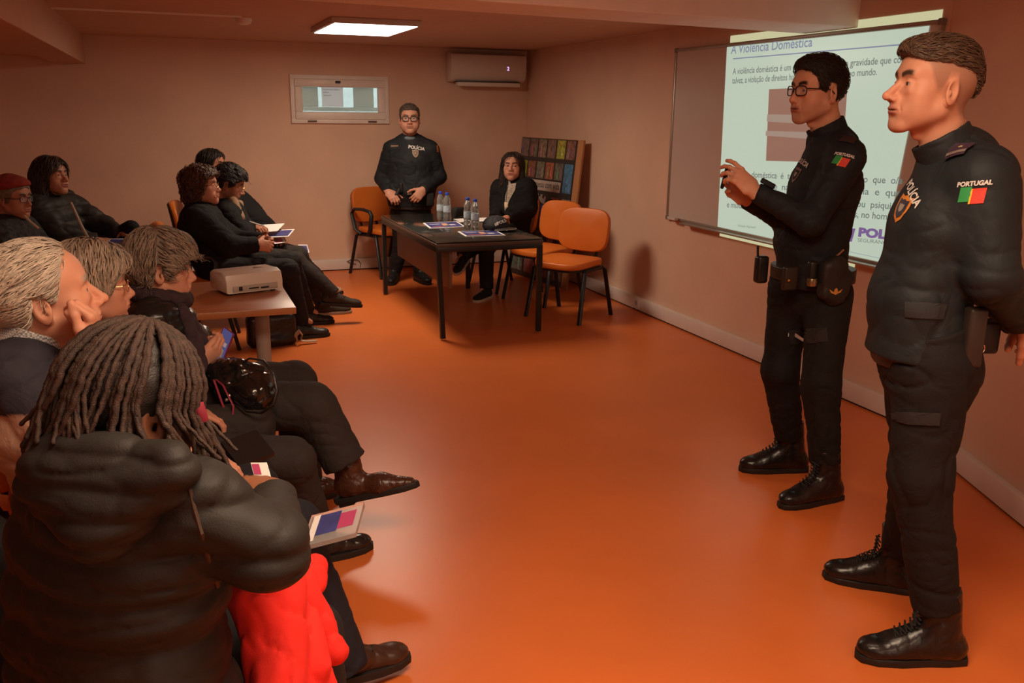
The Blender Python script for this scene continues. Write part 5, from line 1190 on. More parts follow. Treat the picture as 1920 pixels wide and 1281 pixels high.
B().tube([hit(bvj, px_, py_)[0] for px_, py_ in ((340, 880), (356, 920), (366, 960), (378, 1000), (392, 1050), (408, 1100))], .004, 6).make('coat_seam', mat('seam_brown', (.05, .025, .015), .7), jk, origin=og, smooth=True)
trousers(J, m_dpant, T, og)
# red coat across her lap
t = thing('red_coat', "bright red coat draped over the braided woman's lap", 'coat', at(560, 1170, 1.45)*V(1, 1, 0))
o_ = np.array(t.location[:]); s = SDF(.006)
s.cone(at(470, 1100, 1.44), at(585, 1068, 1.60), .030, .022, k=.03).cone(at(480, 1120, 1.40), at(540, 1330, 1.36), .045, .055, k=.04).cone(at(520, 1110, 1.46), at(590, 1290, 1.42), .035, .040, k=.03).cone(at(565, 1090, 1.54), at(628, 1222, 1.50), .025, .026, k=.03).cone(at(592, 1062, 1.62), at(594, 1095, 1.58), .020, .016, k=.02)
s.cone(at(540, 1100, 1.45), at(520, 1320, 1.30), .03, .04, k=.02).cone(at(575, 1150, 1.46), at(600, 1250, 1.40), .016, .02, k=.012)
s.disp(folds((14, 14, 5), .012, 41, .4), .018); npmesh('coat_cloth', *s.mesh(), mat('red_wool', (.72, .020, .012), .85, bump=.1, bscale=300), t, origin=o_)
# leaflet card in her hand, transparent sleeve on the next lap
def card(name, label, cat, c, u, v, th, m, group=None, parts=()):
    c = np.asarray(c, float); t = thing(name, label, cat, c, group=group); n = nrm(np.cross(u, v)); u_, v_ = np.asarray(u, float), np.asarray(v, float)
    Mx = frame((0, 0, 0), u_, v_, n); B().box((0, 0, 0), (1, 1, th), 0, Mx).make('sheet', m, t)
    for i, (x0, y0, x1, y1, mm, nm) in enumerate(parts): B().box(((x0+x1)/2, (y0+y1)/2, th*.5+.0006+.0004*i), (x1-x0, y1-y0, .0006), 0, Mx).make(nm, mm, t)
    return t
def rectpx(a, b_, c, D1, D2, D3):  # three corners: origin, along u, along v
    A_, U, W_ = at(*a, D1), at(*b_, D2), at(*c, D3); return (U+W_)/2, U-A_, W_-A_
m_art = MATS['leaflet_art_blue']; m_mag = mat('print_magenta', (.45, .06, .16), .5)
c_, u_, v_ = rectpx((480, 905), (511, 905), (470, 868), 1.56, 1.55, 1.60); card('white_card', "small white card with coloured print in the braided woman's right hand", 'card', c_, u_, v_, .0012, MATS['paper'], None, ((-.45, -.1, .0, .42, m_mag, 'printed_motif'),))
c_, u_, v_ = rectpx((586, 1022), (648, 1006), (604, 968), 2.05, 2.07, 2.15)
t = card('plastic_sleeve', 'clear plastic sleeve with printed leaflets on a lap behind the red coat', 'plastic sleeve', c_, u_*1.65, v_*1.1, .014, mat('clear_plastic', (.9, .9, .9), .08, trans=.8, ior=1.3), None, ((-.35, -.25, .1, .4, m_art, 'leaflet_art'), (.1, -.2, .4, .3, m_mag, 'leaflet_art'), (-.42, -.4, -.3, .42, MATS['paper'], 'leaflet_edge')))
# ======== old man
T, og = person('white-haired old man in beige jacket with navy yoke, resting his chin on his fist', (-.36, 2.25))
hc = at(82, 556, 2.05)
J = seated(hc, R_(6), back=.07, wid=.19); J['neck'] = J['neck']+V(-.02, 0, .02); J['shR'] = at(25, 705, 1.93); J['shL'] = J['shL']+V(-.02, 0, .01)
J['elR'] = at(120, 800, 1.90); J['wrR'] = at(168, 662, 1.97); J['knR'] = at(548, 985, 2.20); J['anR'] = at(640, 1222, 2.16); J['HM'] = headM(hc, R_(10), R_(9), 0, 1.10)
pink = (.60, .285, .185)
body_mesh(J, .0021, mkskin(pink, (.45, .17, .13), brow=(.35, .28, .24), cheek=.22), put_hands(J, {'R': (at(172, 590, 1.98), V(-1, .1, .1), dict(curls=((1.0, 1.3), (1.0, 1.3), (1.1, 1.3), (1.1, 1.3)), thumb=(.3, .9, -.3), sc=1.05)), 'L': (J['wrL']+V(.1, 0, -.03), V(0, 0, -1), dict(REL))}), T, og, dict(age=1.5, nose=1.2, full=.3), skin=pink)
eyes(J['HM'], T, og)
hair(T, og, J['HM'], hair_sdf('old', h=.003, t=.010, amp=.003, fr=(50, 22, 50), line=[(.10, .128), (.070, .118), (.056, .085), (.040, .052), (.026, .030), (.016, .0), (.006, .0), (-.002, .024), (-.028, .020), (-.040, -.04), (-.06, -.085), (-.12, -.095)]), (.52, .44, .35), comb(0, -1, -.45, .1), 2200, .05, .0016, .004, var=.3, cap=.8)
def yoke(v):
    d = J['neck'][2]-v[:, 2]+(v[:, 0]-J['neck'][0])*.12; m = ((d > -.2) & (d < .085))[:, None]; return np.where(m, np.array([[.020, .018, .028]]), np.array([[.43, .27, .19]]))
jk = jacket(J, mat('beige_jacket', (.4, .26, .18), .8, attr=True, bump=.12, bscale=260, crease=.25), T, og, h=.007, bulk=1.12, w=1.35, hemdrop=.06, fold=.009, seed=51, arm=1.2, shr=.075, cols=yoke)
c = SDF(.004); nk = J['neck']; up = nrm(V(.45, 0, 1)); c.cone(nk-up*.015+V(.0, 0, 0), nk+up*.075, .086, .072, clip=(1, 1), k=0, e=V(0, 1, 0), w=1.1).cone(nk-up*.06, nk+up*.11, .078, .064, e=V(0, 1, 0), w=1.1, mode='s', k=.003)
def checker(name):
    m = bpy.data.materials.new(name); m.use_nodes = True; nt = m.node_tree; tc = nt.nodes.new('ShaderNodeTexCoord'); ck = nt.nodes.new('ShaderNodeTexChecker'); ck.inputs['Scale'].default_value = 210
    ck.inputs['Color1'].default_value = (.52, .50, .48, 1); ck.inputs['Color2'].default_value = (.17, .19, .22, 1); nt.links.new(tc.outputs['Object'], ck.inputs[0]); nt.links.new(ck.outputs[0], nt.nodes['Principled BSDF'].inputs['Base Color']); return m
npmesh('shirt_collar', *c.mesh(), checker('checked_shirt'), T, origin=og)
trousers(J, mat('navy_trousers', (.016, .015, .021), .8, spec=.25, crease=.2), T, og, seed=52, hemw=.060, hemL=.05, hemR=.05)
for q in 'LR': shoe(T, og, J['an'+q], (1, .25, -.05), m=mat('brown_leather', (.045, .018, .010), .35), L=1.05, wid=1.05, lace=m_lace)
# ======== woman with gold glasses
T, og = person('grey-haired woman with gold glasses seated between the old man and the scarf wearer', (-.28, 2.82))
hc = at(172, 536, 2.60)
J = seated(hc, R_(4), wid=.165); J['knR'] = at(548, 862, 2.72); J['anR'] = at(598, 1008, 2.90); J['wrL'] = at(340, 775, 2.74); J['elL'] = at(290, 740, 2.85); J['elR'] = at(300, 800, 2.5); J['wrR'] = at(350, 800, 2.60); J['HM'] = headM(hc, R_(8), R_(0), 0, 1.0)
pk2 = (.55, .26, .17)
body_mesh(J, .0024, mkskin(pk2, brow=(.2, .14, .1)), put_hands(J, {'R': (at(385, 818, 2.66), V(0, 0, -1), dict(REL)), 'L': (J['wrL']+V(.1, 0, -.02), V(0, 0, -1), dict(REL))}), T, og, dict(fem=1, age=1.2, nose=1.05), skin=pk2)
eyes(J['HM'], T, og); m_gold2 = mat('gold_wire', (.75, .42, .16), .25, metal=1)
glasses(T, og, J['HM'], m_gold2, r=.0012, sq=2.4)
s = hair_sdf('bob', h=.003, t=.022, amp=.006, fr=(28, 20, 28), line=[(.12, .070), (.085, .055), (.06, .035), (.045, .0), (.035, -.02), (.02, -.03), (-.03, -.05), (-.06, -.085), (-.14, -.09)])
hair(T, og, J['HM'], s, (.32, .25, .19), comb(0, -.15, -1, .6), 1800, .07, .0024, .006, var=.4)
jacket(J, m_coat, T, og, h=.008, bulk=1.05, hemdrop=.06, fold=.007, seed=61, collar=.06)
trousers(J, m_gpant, T, og, seed=62, thigh=1.08, hemL=.05, hemR=.05)
for q in 'LR': shoe(T, og, J['an'+q], (1, .2, 0), m=mat('shiny_dark_shoe', (.02, .014, .014), .2))
# ======== woman with scarf and phone
T, og = person('grey-haired woman in shiny black jacket and dark scarf looking at her phone', (-.12, 3.3))
hc = at(302, 502, 3.10)
J = seated(hc, R_(2), wid=.175, back=.06); J['shR'] = at(285, 600, 2.96); J['elR'] = at(318, 700, 2.93); J['wrR'] = at(372, 688, 2.98); J['elL'] = J['elL']+V(.03, .02, .0); J['wrL'] = at(384, 672, 3.16)
J['knR'] = at(585, 762, 3.05); J['anR'] = at(655, 880, 3.04); J['HM'] = headM(hc, R_(4), R_(-6), 0, 1.03)
body_mesh(J, .0024, mkskin(pk2, (.42, .17, .13), brow=(.16, .11, .08)), put_hands(J, {'R': (at(405, 662, 3.02), V(.3, .6, .6), dict(curls=((.5, .7), (.5, .7), (.6, .7), (.7, .7)), thumb=(.3, .9, -.2))), 'L': (at(415, 640, 3.10), V(.2, -.8, .5), dict(curls=((.4, .6), (.5, .6), (.6, .7), (.7, .7)), thumb=(.3, .9, .2)))}), T, og, dict(fem=1, age=1, nose=1.0), skin=pk2)
eyes(J['HM'], T, og)
s = hair_sdf('short', h=.003, t=.018, amp=.005, fr=(40, 20, 40), top=.008, line=[(.11, .050), (.075, .045), (.055, .012), (.035, .0), (.022, -.022), (.010, -.022), (.004, .024), (-.026, .020), (-.036, -.05), (-.06, -.10), (-.14, -.10)])
hair(T, og, J['HM'], s, (.21, .155, .115), lambda p: V(.5*math.tanh(p[0]/.03), .9 if p[1] > -.02 else -.25, -.35 if p[1] > -.02 else -1), 2000, .055, .0022, .006, var=.5)
jacket(J, m_puffs, T, og, h=.007, bulk=1.12, hemdrop=.06, fold=.006, seed=71, seams=(.065, .008, 5), arm=1.15, shr=.07)
s = SDF(.005); nk = J['neck']
for i in range(12):
    a = 2*math.pi*i/12; b2 = 2*math.pi*(i+1)/12; f_ = lambda q: nk+V(.015+.078*math.cos(q), .074*math.sin(q), .058-.02*math.cos(q)); s.cone(f_(a), f_(b2), .030, k=.02)
s.cone(at(345, 590, 3.02), at(362, 640, 2.98), .034, .030, k=.02, e=V(1, 0, .3), w=.8).cone(at(362, 640, 2.98), at(378, 690, 2.96), .030, .026, k=.02).cone(at(352, 600, 3.06), at(392, 668, 3.02), .028, .024, k=.02)
s.disp(folds((16, 16, 16), .006, 72), .008); npmesh('scarf', *s.mesh(), mat('scarf_plum', (.040, .022, .028), .95, bump=.5, bscale=180, noise=.3, nscale=40), T, origin=og)
trousers(J, m_gpant, T, og, seed=73, thigh=1.22, hemw=.080, calf=1.2, hemR=-.03)
m_brb = mat('brown_boot_leather', (.060, .022, .012), .28, crease=.2, cscale=30)
shoe(T, og, J['anR']+V(.01, 0, -.03), at(790, 903, 3.02)-at(660, 930, 3.04), up=(.1, 0, 1), kind='ankle', m=m_brb, L=1.10, wid=1.0, h=.0035)
shoe(T, og, J['anL'], (1, .2, 0), kind='ankle', m=m_brb)
B().lathe([(.0085, -.002), (.0095, 0), (.0085, .002)], n=20, M=frame(at(377, 679, 2.955), nrm(RT), nrm(UP*.7+FW*.7), nrm(UP*.7-FW*.7))).make('ring', m_gold2, T, origin=og)
# phone with lanyard, bag on her lap
c_, u_, v_ = rectpx((396, 672), (415, 686), (420, 614), 3.02, 3.00, 3.10); th = .009; up_ = v_*1.05
t = card('mobile_phone', 'purple-edged mobile phone with lit screen in the scarf-wearing woman hands', 'phone', c_, u_*1.05, up_, th, mat('phone_case', (.16, .02, .07), .4), None, ((-.42, -.46, .42, .46, mat('phone_screen', (.02, .02, .05), .15, emit=(.10, .11, .30), es=.5), 'screen'), (-.3, .0, .3, .12, mat('screen_icons', (.1, .1, .1), .2, emit=(.5, .3, .3), es=.5), 'screen_icons'), (-.3, -.3, .25, -.08, mat('screen_photo', (.1, .1, .1), .2, emit=(.30, .20, .12), es=.5), 'screen_picture')))
t['label'] = 'purple-edged mobile phone with lit screen held by the woman in the scarf'
t = thing('lanyard', "thin burgundy lanyard hanging from the phone over the woman's knee", 'lanyard', at(430, 760, 2.86)); o_ = np.array(t.location[:])
B().tube([at(401, 712, 2.88), at(415, 752, 2.84), at(435, 806, 2.80), at(438, 762, 2.82), at(418, 722, 2.85), at(405, 712, 2.88)], .004, 6, closed=True, flat=.6).make('cord', mat('cord_burgundy', (.22, .015, .04), .6), t, origin=o_, smooth=True)
t = thing('shoulder_bag', 'shiny black leather shoulder bag with looped strap lying on a lap', 'bag', at(460, 740, 2.92)); o_ = np.array(t.location[:])
s = SDF(.005); s.ell(at(458, 722, 2.94), (.105, .065, .080), k=.02).ell(at(478, 740, 2.90), (.070, .065, .062), k=.04).ell(at(428, 702, 2.98), (.075, .06, .06), k=.04).cone(at(420, 690, 2.96), at(450, 690, 2.92), .03, .03, k=.02); s.disp(folds((11, 11, 11), .009, 81, .6), .014)
bb = npmesh('bag_body', *s.mesh(), mat('patent_black', (.010, .008, .007), .14, coat=.4, crease=.15, cscale=16), t, origin=o_)
B().tube([at(446, 686, 2.92), at(468, 672, 2.90), at(494, 676, 2.87), at(514, 700, 2.84), at(521, 732, 2.82), at(513, 760, 2.80), at(490, 775, 2.80), at(462, 772, 2.82), at(440, 752, 2.84)], .0065, 8, flat=.5).make('strap', m_leather, t, origin=o_, smooth=True)
B().ball(at(425, 750, 2.85), .007, 10).ball(at(430, 742, 2.85), .006, 10).make('charm', mat('silver', (.5, .45, .4), .3, metal=.8), t, origin=o_, smooth=True)
c_, u_, v_ = rectpx((425, 838), (480, 818), (448, 868), 2.55, 2.62, 2.50); card('black_tablet', 'flat black tablet case lying on the lap left of the white card', 'tablet', c_, u_*1.2, v_*1.5, .016, mat('case_black', (.012, .011, .011), .35))
# ======== curly-haired woman
T, og = person('woman with curly auburn hair and glasses in a black coat, hands clasped', (.12, 6.3))
hc = at(379, 349, 5.95); Dq = 5.95
J = seated(hc, R_(-4), back=.08, wid=.19); J['elR'] = at(430, 462, Dq-.22); J['wrR'] = at(482, 458, Dq-.12); J['elL'] = at(440, 450, Dq+.2); J['wrL'] = at(488, 450, Dq+.05)
J['hiR'] = at(420, 505, Dq-.08); J['hiL'] = at(430, 500, Dq+.1); J['knR'] = at(541, 505, Dq+.02); J['knL'] = at(545, 490, Dq+.2); J['anR'] = at(563, 592, Dq+.15); J['anL'] = at(575, 575, Dq+.55); J['HM'] = headM(hc, R_(-16), R_(4), 0, 1.02)
body_mesh(J, .0024, mkskin(pk2, (.42, .15, .12), brow=(.1, .05, .03)), put_hands(J, {'R': (at(515, 464, Dq-.05), V(.1, .9, -.3), dict(curls=((.7, .8),)*4, h=.0035)), 'L': (at(518, 458, Dq+.0), V(.0, -1, -.1), dict(curls=((.6, .8),)*4, h=.0035))}), T, og, dict(fem=1, age=1, full=.8), skin=pk2, h_head=.0035)
eyes(J['HM'], T, og); glasses(T, og, J['HM'], m_gold2, r=.0014, sq=2.3)
s = hair_sdf('curly', h=.004, t=.026, amp=.010, fr=(42, 42, 42), line=[(.13, .070), (.085, .065), (.055, .045), (.035, -.0), (.015, -.04), (-.02, -.09), (-.06, -.14), (-.14, -.14)]); s.ops.insert(1, SDF(.004).ell((0, -.05, -.04), (.105, .08, .10), k=.03).ops[0])
hair(T, og, J['HM'], s, (.085, .034, .018), comb(0, -.2, -.8, .4), 700, .05, .0030, .006, var=.5, curl=.006)
jacket(J, m_coat, T, og, h=.008, bulk=1.18, hemdrop=.10, fold=.008, seed=91, arm=1.3, shr=.075, collar=.06, collar_r=.085)
trousers(J, m_dpant, T, og, h=.008, seed=92, hemL=.06, hemR=.06)
for q in 'LR': shoe(T, og, J['an'+q]*V(1, 1, 0)+V(0, 0, .09), (1, .05, 0), m=m_bshoe, h=.005)
audience_chair(.12, 6.30, -4, 'orange padded armchair under the curly-haired woman in the black coat')
# ======== man writing
T, og = person('dark-haired man with thin glasses bent over leaflets, writing with a white pen', (.35, 6.9)); Dq = 6.55
hc = at(430, 344, Dq)
J = seated(hc, R_(-2), back=.06, wid=.18); J['elR'] = at(460, 440, Dq-.2); J['wrR'] = at(470, 424, Dq+.0); J['wrL'] = at(500, 452, Dq+.15)
J['knR'] = at(556, 490, Dq+.0); J['knL'] = at(560, 480, Dq+.15); J['anL'] = at(606, 573, Dq+.30); J['anR'] = at(622, 548, Dq+.0); J['HM'] = headM(hc, R_(-12), R_(-22), 0, 1.04)
tan4 = (.40, .17, .10)
body_mesh(J, .003, mkskin(tan4, (.26, .10, .08), brow=(.02, .01, .008), beard=.5), put_hands(J, {'R': (at(492, 428, Dq-.02), V(.1, .3, -1), dict(curls=((.6, .8), (.7, .8), (.8, .8), (.8, .8)), h=.0035)), 'L': (at(520, 448, Dq+.1), V(0, 0, -1), dict(curls=((.5, .5),)*4, h=.0035))}), T, og, dict(nose=1.1, neck=.15, nb=.035), skin=tan4, h_head=.0035)
eyes(J['HM'], T, og); glasses(T, og, J['HM'], m_gold2, r=.0012, sq=2.5)
hair(T, og, J['HM'], hair_sdf('short', h=.0035, t=.016, amp=.005, fr=(40, 30, 40), top=.012, line=[(.12, .062), (.075, .058), (.05, .035), (.03, -.01), (.012, -.01), (.004, .024), (-.028, .020), (-.04, -.06), (-.12, -.09)]), (.013, .008, .006), comb(.3, .8, -.1, .2), 600, .05, .003, .006)
jacket(J, m_coat, T, og, h=.009, bulk=1.08, hemdrop=.08, fold=.008, seed=101, collar=.05)
s = SDF(.005); s.cone(at(437, 378, Dq-.06), at(452, 408, Dq-.10), .038, .030, k=.02).cone(at(448, 382, Dq-.0), at(455, 410, Dq-.03), .03, .025, k=.02); s.disp(folds((14, 14, 14), .004, 3), .006); npmesh('beige_collar', *s.mesh(), mat('collar_beige', (.25, .15, .085), .8), T, origin=og)
trousers(J, m_gpant, T, og, h=.009, seed=102, hemL=.04, hemR=.03)
shoe(T, og, J['anL']*V(1, 1, 0)+V(0, 0, .09), (1, .0, 0), m=mat('suede_brown', (.035, .025, .018), .8), msole=mat('pale_sole', (.30, .24, .18), .6), L=1.1, h=.005)
shoe(T, og, J['anR']+V(0, 0, -.01), (1, -.1, -.12), m=mat('suede_brown', (.035, .025, .018), .8), L=1.15, h=.005, lace=m_lace)
t = thing('pen', "white pen in the writing man's right hand", 'pen', at(481, 419, Dq-.06)); o_ = np.array(t.location[:])
B().tube([at(462, 414, Dq-.05), at(495, 424, Dq-.06)], .005, 8).make('barrel', mat('pen_white', (.75, .72, .7), .4), t, origin=o_, smooth=True)
for i, (a_, b_, c2, lab, m_, pt) in enumerate((((476, 439), (520, 432), (492, 428), 'white sheet of notes lying on top of the leaflets on the writing man\'s lap', MATS['paper'], ()), ((486, 448), (541, 441), (500, 438), 'blue printed leaflet on the writing man\'s lap under the notes', MATS['paper'], ((-.45, -.4, .45, .4, m_art, 'printed_picture'),)), ((515, 458), (538, 453), (510, 446), 'red and white leaflet lowest on the writing man\'s lap', MATS['paper'], ((-.4, -.4, .2, .4, m_mag, 'printed_picture'),)))):
    c_, u_, v_ = rectpx(a_, b_, c2, Dq-.05, Dq+.05, Dq+.25-.03*i); c_ = c_+V(0, 0, .010-.004*i); v_ = v_*V(1, 1, 0)+V(0, 0, .02); u_ = u_*V(1, 1, 0); card('leaflet' if i else 'sheet_of_paper', lab, 'leaflet' if i else 'paper', c_, u_, v_, .002, m_, None, pt)
audience_chair(.34, 6.92, -3, 'orange padded armchair under the writing man')
# ======== person behind
T, og = person('dark-haired person in a long black coat mostly hidden behind the writing man', (.30, 7.75)); Dq = 7.35
hc = at(398, 309, Dq)
J = seated(hc, R_(-8), back=.02, wid=.19); J['knR'] = at(556, 482, Dq-.1); J['knL'] = at(560, 478, Dq+.1); J['anR'] = at(598, 520, Dq+.3); J['anL'] = at(585, 515, Dq+.5); J['HM'] = headM(hc, R_(-30), R_(0), 0, 1.0)
J['elR'] = at(500, 420, Dq-.1); J['wrR'] = at(535, 455, Dq-.05)
body_mesh(J, .0035, mkskin(tan4, brow=(.02, .01, .01)), put_hands(J, {'L': (J['wrL']+V(.1, 0, 0), V(0, 0, -1), dict(REL, h=.0035))}), T, og, dict(fem=1), skin=tan4, h_head=.0035)
eyes(J['HM'], T, og)
s = hair_sdf('long', h=.004, t=.016, amp=.004, line=[(.12, .078), (.075, .068), (.05, .03), (.035, -.03), (.03, -.24), (-.2, -.24)]); s.ops.insert(1, SDF(.004).cone((0, -.06, -.02), (0, -.07, -.2), .065, .05, e=V(1, 0, 0), w=1.4, k=.03).ops[0])
hair(T, og, J['HM'], s, (.013, .008, .006), comb(0, -.2, -1, .4), 400, .09, .003, .004)
def tent(s): s.cone(at(440, 372, Dq), at(470, 410, Dq-.05), .10, .12, k=.05).cone(at(455, 385, Dq), at(548, 478, Dq), .085, .085, k=.05).cone(at(470, 420, Dq-.1), at(540, 480, Dq-.1), .12, .09, k=.05)
jacket(J, m_coat, T, og, h=.009, bulk=1.1, hemdrop=.02, fold=.007, seed=111, extra=tent)
trousers(J, m_dpant, T, og, h=.010, seed=112)
for q in 'LR': shoe(T, og, J['an'+q]*V(1, 1, 0)+V(0, 0, .09), (1, -.2, 0), m=mat('shoe_cream', (.45, .32, .22), .5), h=.005)
c_, u_, v_ = rectpx((566, 474), (577, 474), (562, 459), Dq-.1, Dq-.1, Dq+.1); card('leaflet', 'blue leaflet sticking out beyond the long black coat', 'leaflet', c_, u_*1.6, v_, .004, MATS['paper'], None, ((-.45, -.4, .4, .35, m_art, 'printed_picture'),))
audience_chair(.24, 7.78, -8, 'orange padded armchair under the hidden person in the long coat')
# ======== woman in puffer at the far left
T, og = person('brown-haired woman in black puffer jacket with beige zip, seated at the back left', (-.78, 6.6)); Dq = 5.90
hc = at(97, 331, Dq)
J = seated(hc, R_(-20), back=.05, wid=.20); J['elR'] = at(110, 440, Dq-.2); J['wrR'] = at(180, 452, Dq-.1); J['elL'] = at(195, 425, Dq+.20); J['wrL'] = at(228, 440, Dq+.1); J['HM'] = headM(hc, R_(-36), R_(8), R_(4), 1.03)
body_mesh(J, .0035, mkskin((.42, .18, .11), (.32, .11, .09), brow=(.05, .03, .02)), put_hands(J, {'R': (at(205, 455, Dq-.05), V(0, .3, -1), dict(REL, h=.0035)), 'L': (at(250, 434, Dq+.1), V(0, -.3, -1), dict(REL, h=.0035))}), T, og, dict(fem=1, age=.5), skin=(.42, .18, .11), h_head=.0035)
eyes(J['HM'], T, og)
s = hair_sdf('long', h=.004, t=.016, amp=.004, fr=(50, 50, 14), line=[(.12, .074), (.085, .066), (.065, .045), (.046, .0), (.036, -.06), (.03, -.17), (-.2, -.17)]); s.ops.insert(1, SDF(.004).cone((0, -.055, -.0), (0, -.06, -.15), .07, .06, e=V(1, 0, 0), w=1.45, k=.03).ops[0]); s.ops.insert(1, SDF(.004).cone((.07, -.01, .0), (.078, -.01, -.13), .03, .028, k=.02).ops[0])
hair(T, og, J['HM'], s, (.036, .020, .013), comb(0, -.1, -1, .5, -.02), 800, .10, .003, .005, droop=.5)
jk = jacket(J, m_puff, T, og, h=.008, bulk=1.2, hemdrop=.06, fold=.006, seed=121, seams=(.085, .008, 7), arm=1.35, shr=.08, collar=.09, collar_r=.105, collar_open=.7)
B().tube([at(133, 380, Dq-.19), at(142, 400, Dq-.23), at(152, 422, Dq-.27), at(166, 448, Dq-.27)], .010, 8, flat=.5).make('zip', mat('zip_beige', (.28, .20, .14), .6), jk, origin=og, smooth=True)
B().ell if False else None
s = SDF(.006); s.cone(at(218, 440, Dq+.15), at(246, 428, Dq+.1), .045, .055, k=.03).cone(at(228, 452, Dq+.1), at(252, 436, Dq+.1), .035, .035, k=.03); npmesh('mitten', *s.mesh(), m_coat, T, origin=og)
trousers(J, m_dpant, T, og, h=.010)
for q in 'LR': shoe(T, og, J['an'+q], J['ft'+q], m=m_bshoe, h=.006)
c_, u_, v_ = rectpx((194, 462), (238, 462), (208, 448), Dq-.3, Dq-.3, Dq-.0); card('leaflet', "blue leaflet on the puffer-jacket woman's lap at the back left", 'leaflet', c_, u_, v_, .003, MATS['paper'], None, ((-.46, -.45, .46, .42, m_art, 'printed_picture'),))
audience_chair(-.72, 6.68, -22, 'orange padded armchair under the puffer-jacket woman at the back left')
# ======== woman with red beret
T, og = person('woman in red beret and glasses with patterned dark coat at the left edge', (-.95, 5.95)); Dq = 5.3
hc = at(24, 371, Dq)
J = seated(hc, R_(-15), back=.04, wid=.19); J['HM'] = headM(hc, R_(-28), R_(-2), 0, 1.0)
body_mesh(J, .0035, mkskin((.38, .16, .10), brow=(.05, .03, .02)), put_hands(J, {'R': (J['wrR']+V(.1, 0, 0), V(0, 0, -1), dict(REL, h=.0035)), 'L': (J['wrL']+V(.1, 0, 0), V(0, 0, -1), dict(REL, h=.0035))}), T, og, dict(fem=1, age=1.2, full=.6), skin=(.38, .16, .10), h_head=.0035)
eyes(J['HM'], T, og); glasses(T, og, J['HM'], m_gl, r=.0018)
hair(T, og, J['HM'], hair_sdf('s', h=.004, t=.008, line=[(.10, .07), (.05, .04), (.03, -.02), (.0, -.05), (-.12, -.08)]), (.20, .15, .11))
s = SDF(.004); s.ell((0, -.015, .085), (.112, .118, .048), k=.02).cone((0, -.01, .06), (0, -.01, .05), .078, .080, k=.02, e=V(0, 1, 0), w=1.2); s.func(lambda x, y, z: (.052+y*.25-z), k=.006); s.disp(lambda x, y, z: .004*noise3(x*30, y*30, z*30), .006)
v, f = s.mesh(); npmesh('beret', xf(J['HM'], v), f, mat('beret_red', (.22, .022, .010), .9, bump=.3, bscale=200), T, origin=og)
jacket(J, mat('patterned_coat', (.022, .020, .020), .85, noise=1.0, nscale=38, crease=.2), T, og, h=.008, bulk=1.12, hemdrop=.06, fold=.006, seed=131, arm=1.15, shr=.07, collar=.05)
B().tube([at(46, 405, Dq-.16), at(58, 417, Dq-.20), at(72, 428, Dq-.22)], .009, 8, flat=.5).make('white_collar_edge', mat('collar_white', (.42, .32, .24), .7), T, origin=og, smooth=True)
trousers(J, m_dpant, T, og, h=.010)
for q in 'LR': shoe(T, og, J['an'+q], J['ft'+q], m=m_bshoe, h=.006)
audience_chair(-.92, 5.98, -15, 'orange padded armchair under the woman in the red beret')
# ======== woman at the table
T, og = person('dark-haired woman in open black coat seated behind the glass table, looking up', (2.80, 7.45)); Dq = 7.95
hc = at(961, 313, Dq)
J = seated(hc, R_(205), back=.06, wid=.185); J['elR'] = at(930, 385, Dq+.1); J['elR'] = at(935, 388, Dq+.02); J['wrR'] = at(930, 409, Dq-.22); J['elL'] = at(992, 392, Dq-.10); J['wrL'] = at(952, 408, Dq-.28)
J['shR'] = at(938, 352, Dq+.05); J['shL'] = at(988, 352, Dq-.05)
J['hiL'] = J['pel']+V(-.02, -.08, -.02); J['hiR'] = J['pel']+V(-.02, .08, -.02); J['knL'] = at(912, 462, Dq-.35); J['knR'] = at(905, 455, Dq-.20); J['anL'] = at(912, 535, Dq-.42); J['anR'] = at(868, 478, Dq-.38); J['HM'] = headM(hc, R_(240), R_(8), 0, 1.02)
fair = (.50, .235, .155)
body_mesh(J, .0035, mkskin(fair, (.42, .13, .11), brow=(.03, .015, .01), browt=.005, liner=.6), put_hands(J, {'R': (at(944, 409, Dq-.30), V(0, 0, -1), dict(REL, h=.0035)), 'L': (at(936, 411, Dq-.34), V(0, 0, -1), dict(REL, h=.0035))}), T, og, dict(fem=1), skin=fair, h_head=.0032)
eyes(J['HM'], T, og, (.03, .015, .01), (-.3, .1))
s = hair_sdf('long', h=.0035, t=.014, amp=.003, fr=(50, 50, 12), line=[(.12, .100), (.082, .094), (.060, .060), (.044, -.02), (.036, -.26), (-.2, -.26)])
for op in (SDF(.0035).cone((0, -.055, -.0), (0, -.05, -.20), .07, .06, e=V(1, 0, 0), w=1.35, k=.03).ops+SDF(.0035).cone((.074, .0, .01), (.090, .01, -.20), .026, .030, k=.02).ops+SDF(.0035).cone((-.074, .0, .01), (-.085, .005, -.18), .026, .028, k=.02).ops): s.ops.insert(1, op)
hair(T, og, J['HM'], s, (.030, .014, .009), comb(0, -.08, -1, .6), 900, .11, .0028, .005, droop=.5, rough=.42)
jk = jacket(J, m_coat, T, og, h=.008, bulk=1.12, hemdrop=.10, fold=.007, seed=141, arm=1.25, shr=.072, quilt=(.11, .006), collar=.07, collar_r=.11, collar_open=.8)
fwd = V(math.cos(J['yaw']), math.sin(J['yaw']), 0)
bvj = bvh_of(jk, og); m_bl = mat('blouse_grey', (.36, .30, .24), .8, noise=.35, nscale=80)
pxdecal('blouse', [(953, 346), (968, 343), (966, 356), (955, 376), (948, 398), (946, 392), (948, 368)], m_bl, T, og, bvj, .006)
s = SDF(.005); s.cone(xf(J['HM'], V(0, .0, -.155)), xf(J['HM'], V(0, .012, -.185)), .052, .060, k=.01); npmesh('blouse_neck', *s.mesh(), m_bl, T, origin=og)
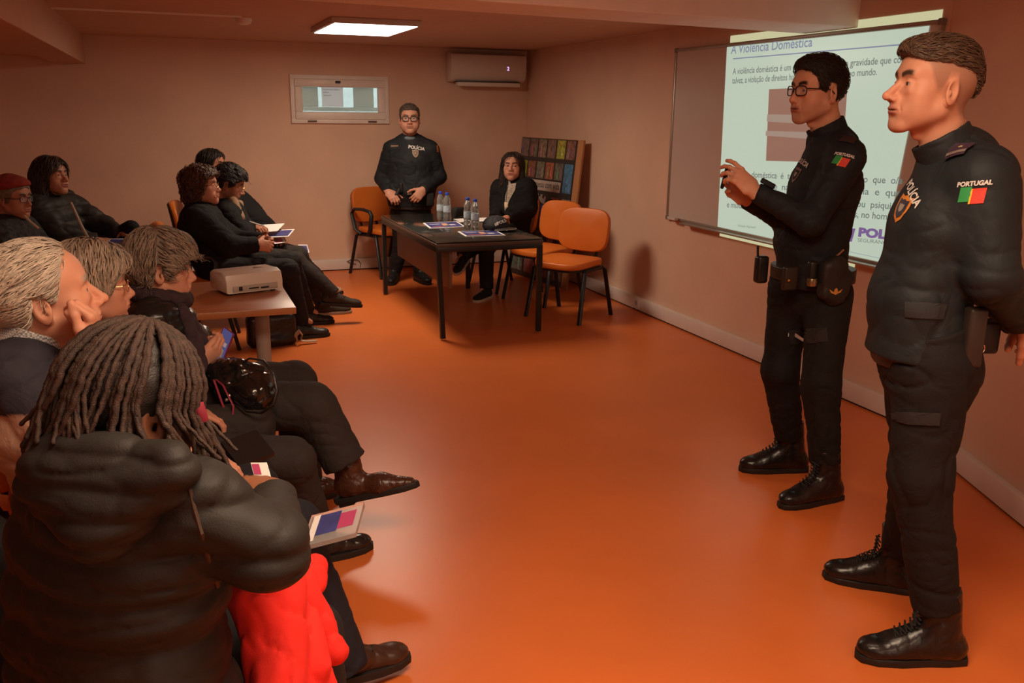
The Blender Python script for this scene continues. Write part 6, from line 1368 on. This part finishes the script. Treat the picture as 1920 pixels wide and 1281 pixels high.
B().box((0, 0, 0), (.030, .008, .045), .003, frame(at(949, 384, Dq-.30), nrm(RT), nrm(np.cross(UP, RT)), nrm(UP))).make('badge', mat('badge_card', (.75, .62, .42), .3), T, origin=og, smooth=True)
B().tube([at(953, 345, Dq-.20), at(950, 362, Dq-.26), at(949, 380, Dq-.29)], .003, 6).make('badge_cord', mat('cord_dark', (.05, .04, .04), .6), T, origin=og)
B().tube([xf(J['HM'], V(.083, 0, -.04)), xf(J['HM'], V(.085, 0, -.062))], .004, 8).make('earring', mat('silver', (.5, .45, .4), .3, metal=.8), T, origin=og)
trousers(J, m_dpant, T, og, h=.008, seed=142, hemL=.03, hemR=.02)
m_canvas = mat('canvas_black', (.015, .014, .016), .8); m_rub = mat('white_rubber', (.55, .45, .36), .6)
shoe(T, og, J['anL']*V(1, 1, 0)+V(0, 0, .09), V(-.75, -.65, 0), m=m_canvas, msole=m_rub, lace=mat('lace_tan', (.30, .22, .12), .7), h=.004, L=1.0)
shoe(T, og, J['anR'], V(-.6, -.7, -.35), m=m_canvas, msole=m_rub, h=.004)
# ======== seats of the front row and the empty one at the left edge
for (x, y, rz, lab) in ((-.06, 1.29, 38, 'orange padded armchair under the woman with braids'), (-.42, 2.30, 6, 'orange padded chair under the old man in the beige jacket'), (-.34, 2.86, 4, 'orange padded chair under the woman with gold glasses'), (-.17, 3.36, 2, 'orange padded chair under the woman with the scarf')):
    audience_chair(x, y, rz, lab, False)
t = thing('draped_coat', 'dark coat hanging over a chair back at the lower left edge', 'coat', at(-10, 1150, 1.72)*V(1, 1, 0)); o_ = np.array(t.location[:])
s = SDF(.008); s.cone(at(-60, 1010, 1.75), at(-2, 1020, 1.70), .05, .045, k=.03).cone(at(-55, 1050, 1.75), at(-50, 1400, 1.72), .10, .12, k=.05).cone(at(-5, 1040, 1.70), at(-12, 1400, 1.70), .04, .06, k=.04); s.disp(folds((8, 8, 4), .009, 151), .012); npmesh('coat_cloth', *s.mesh(), m_coat, t, origin=o_)
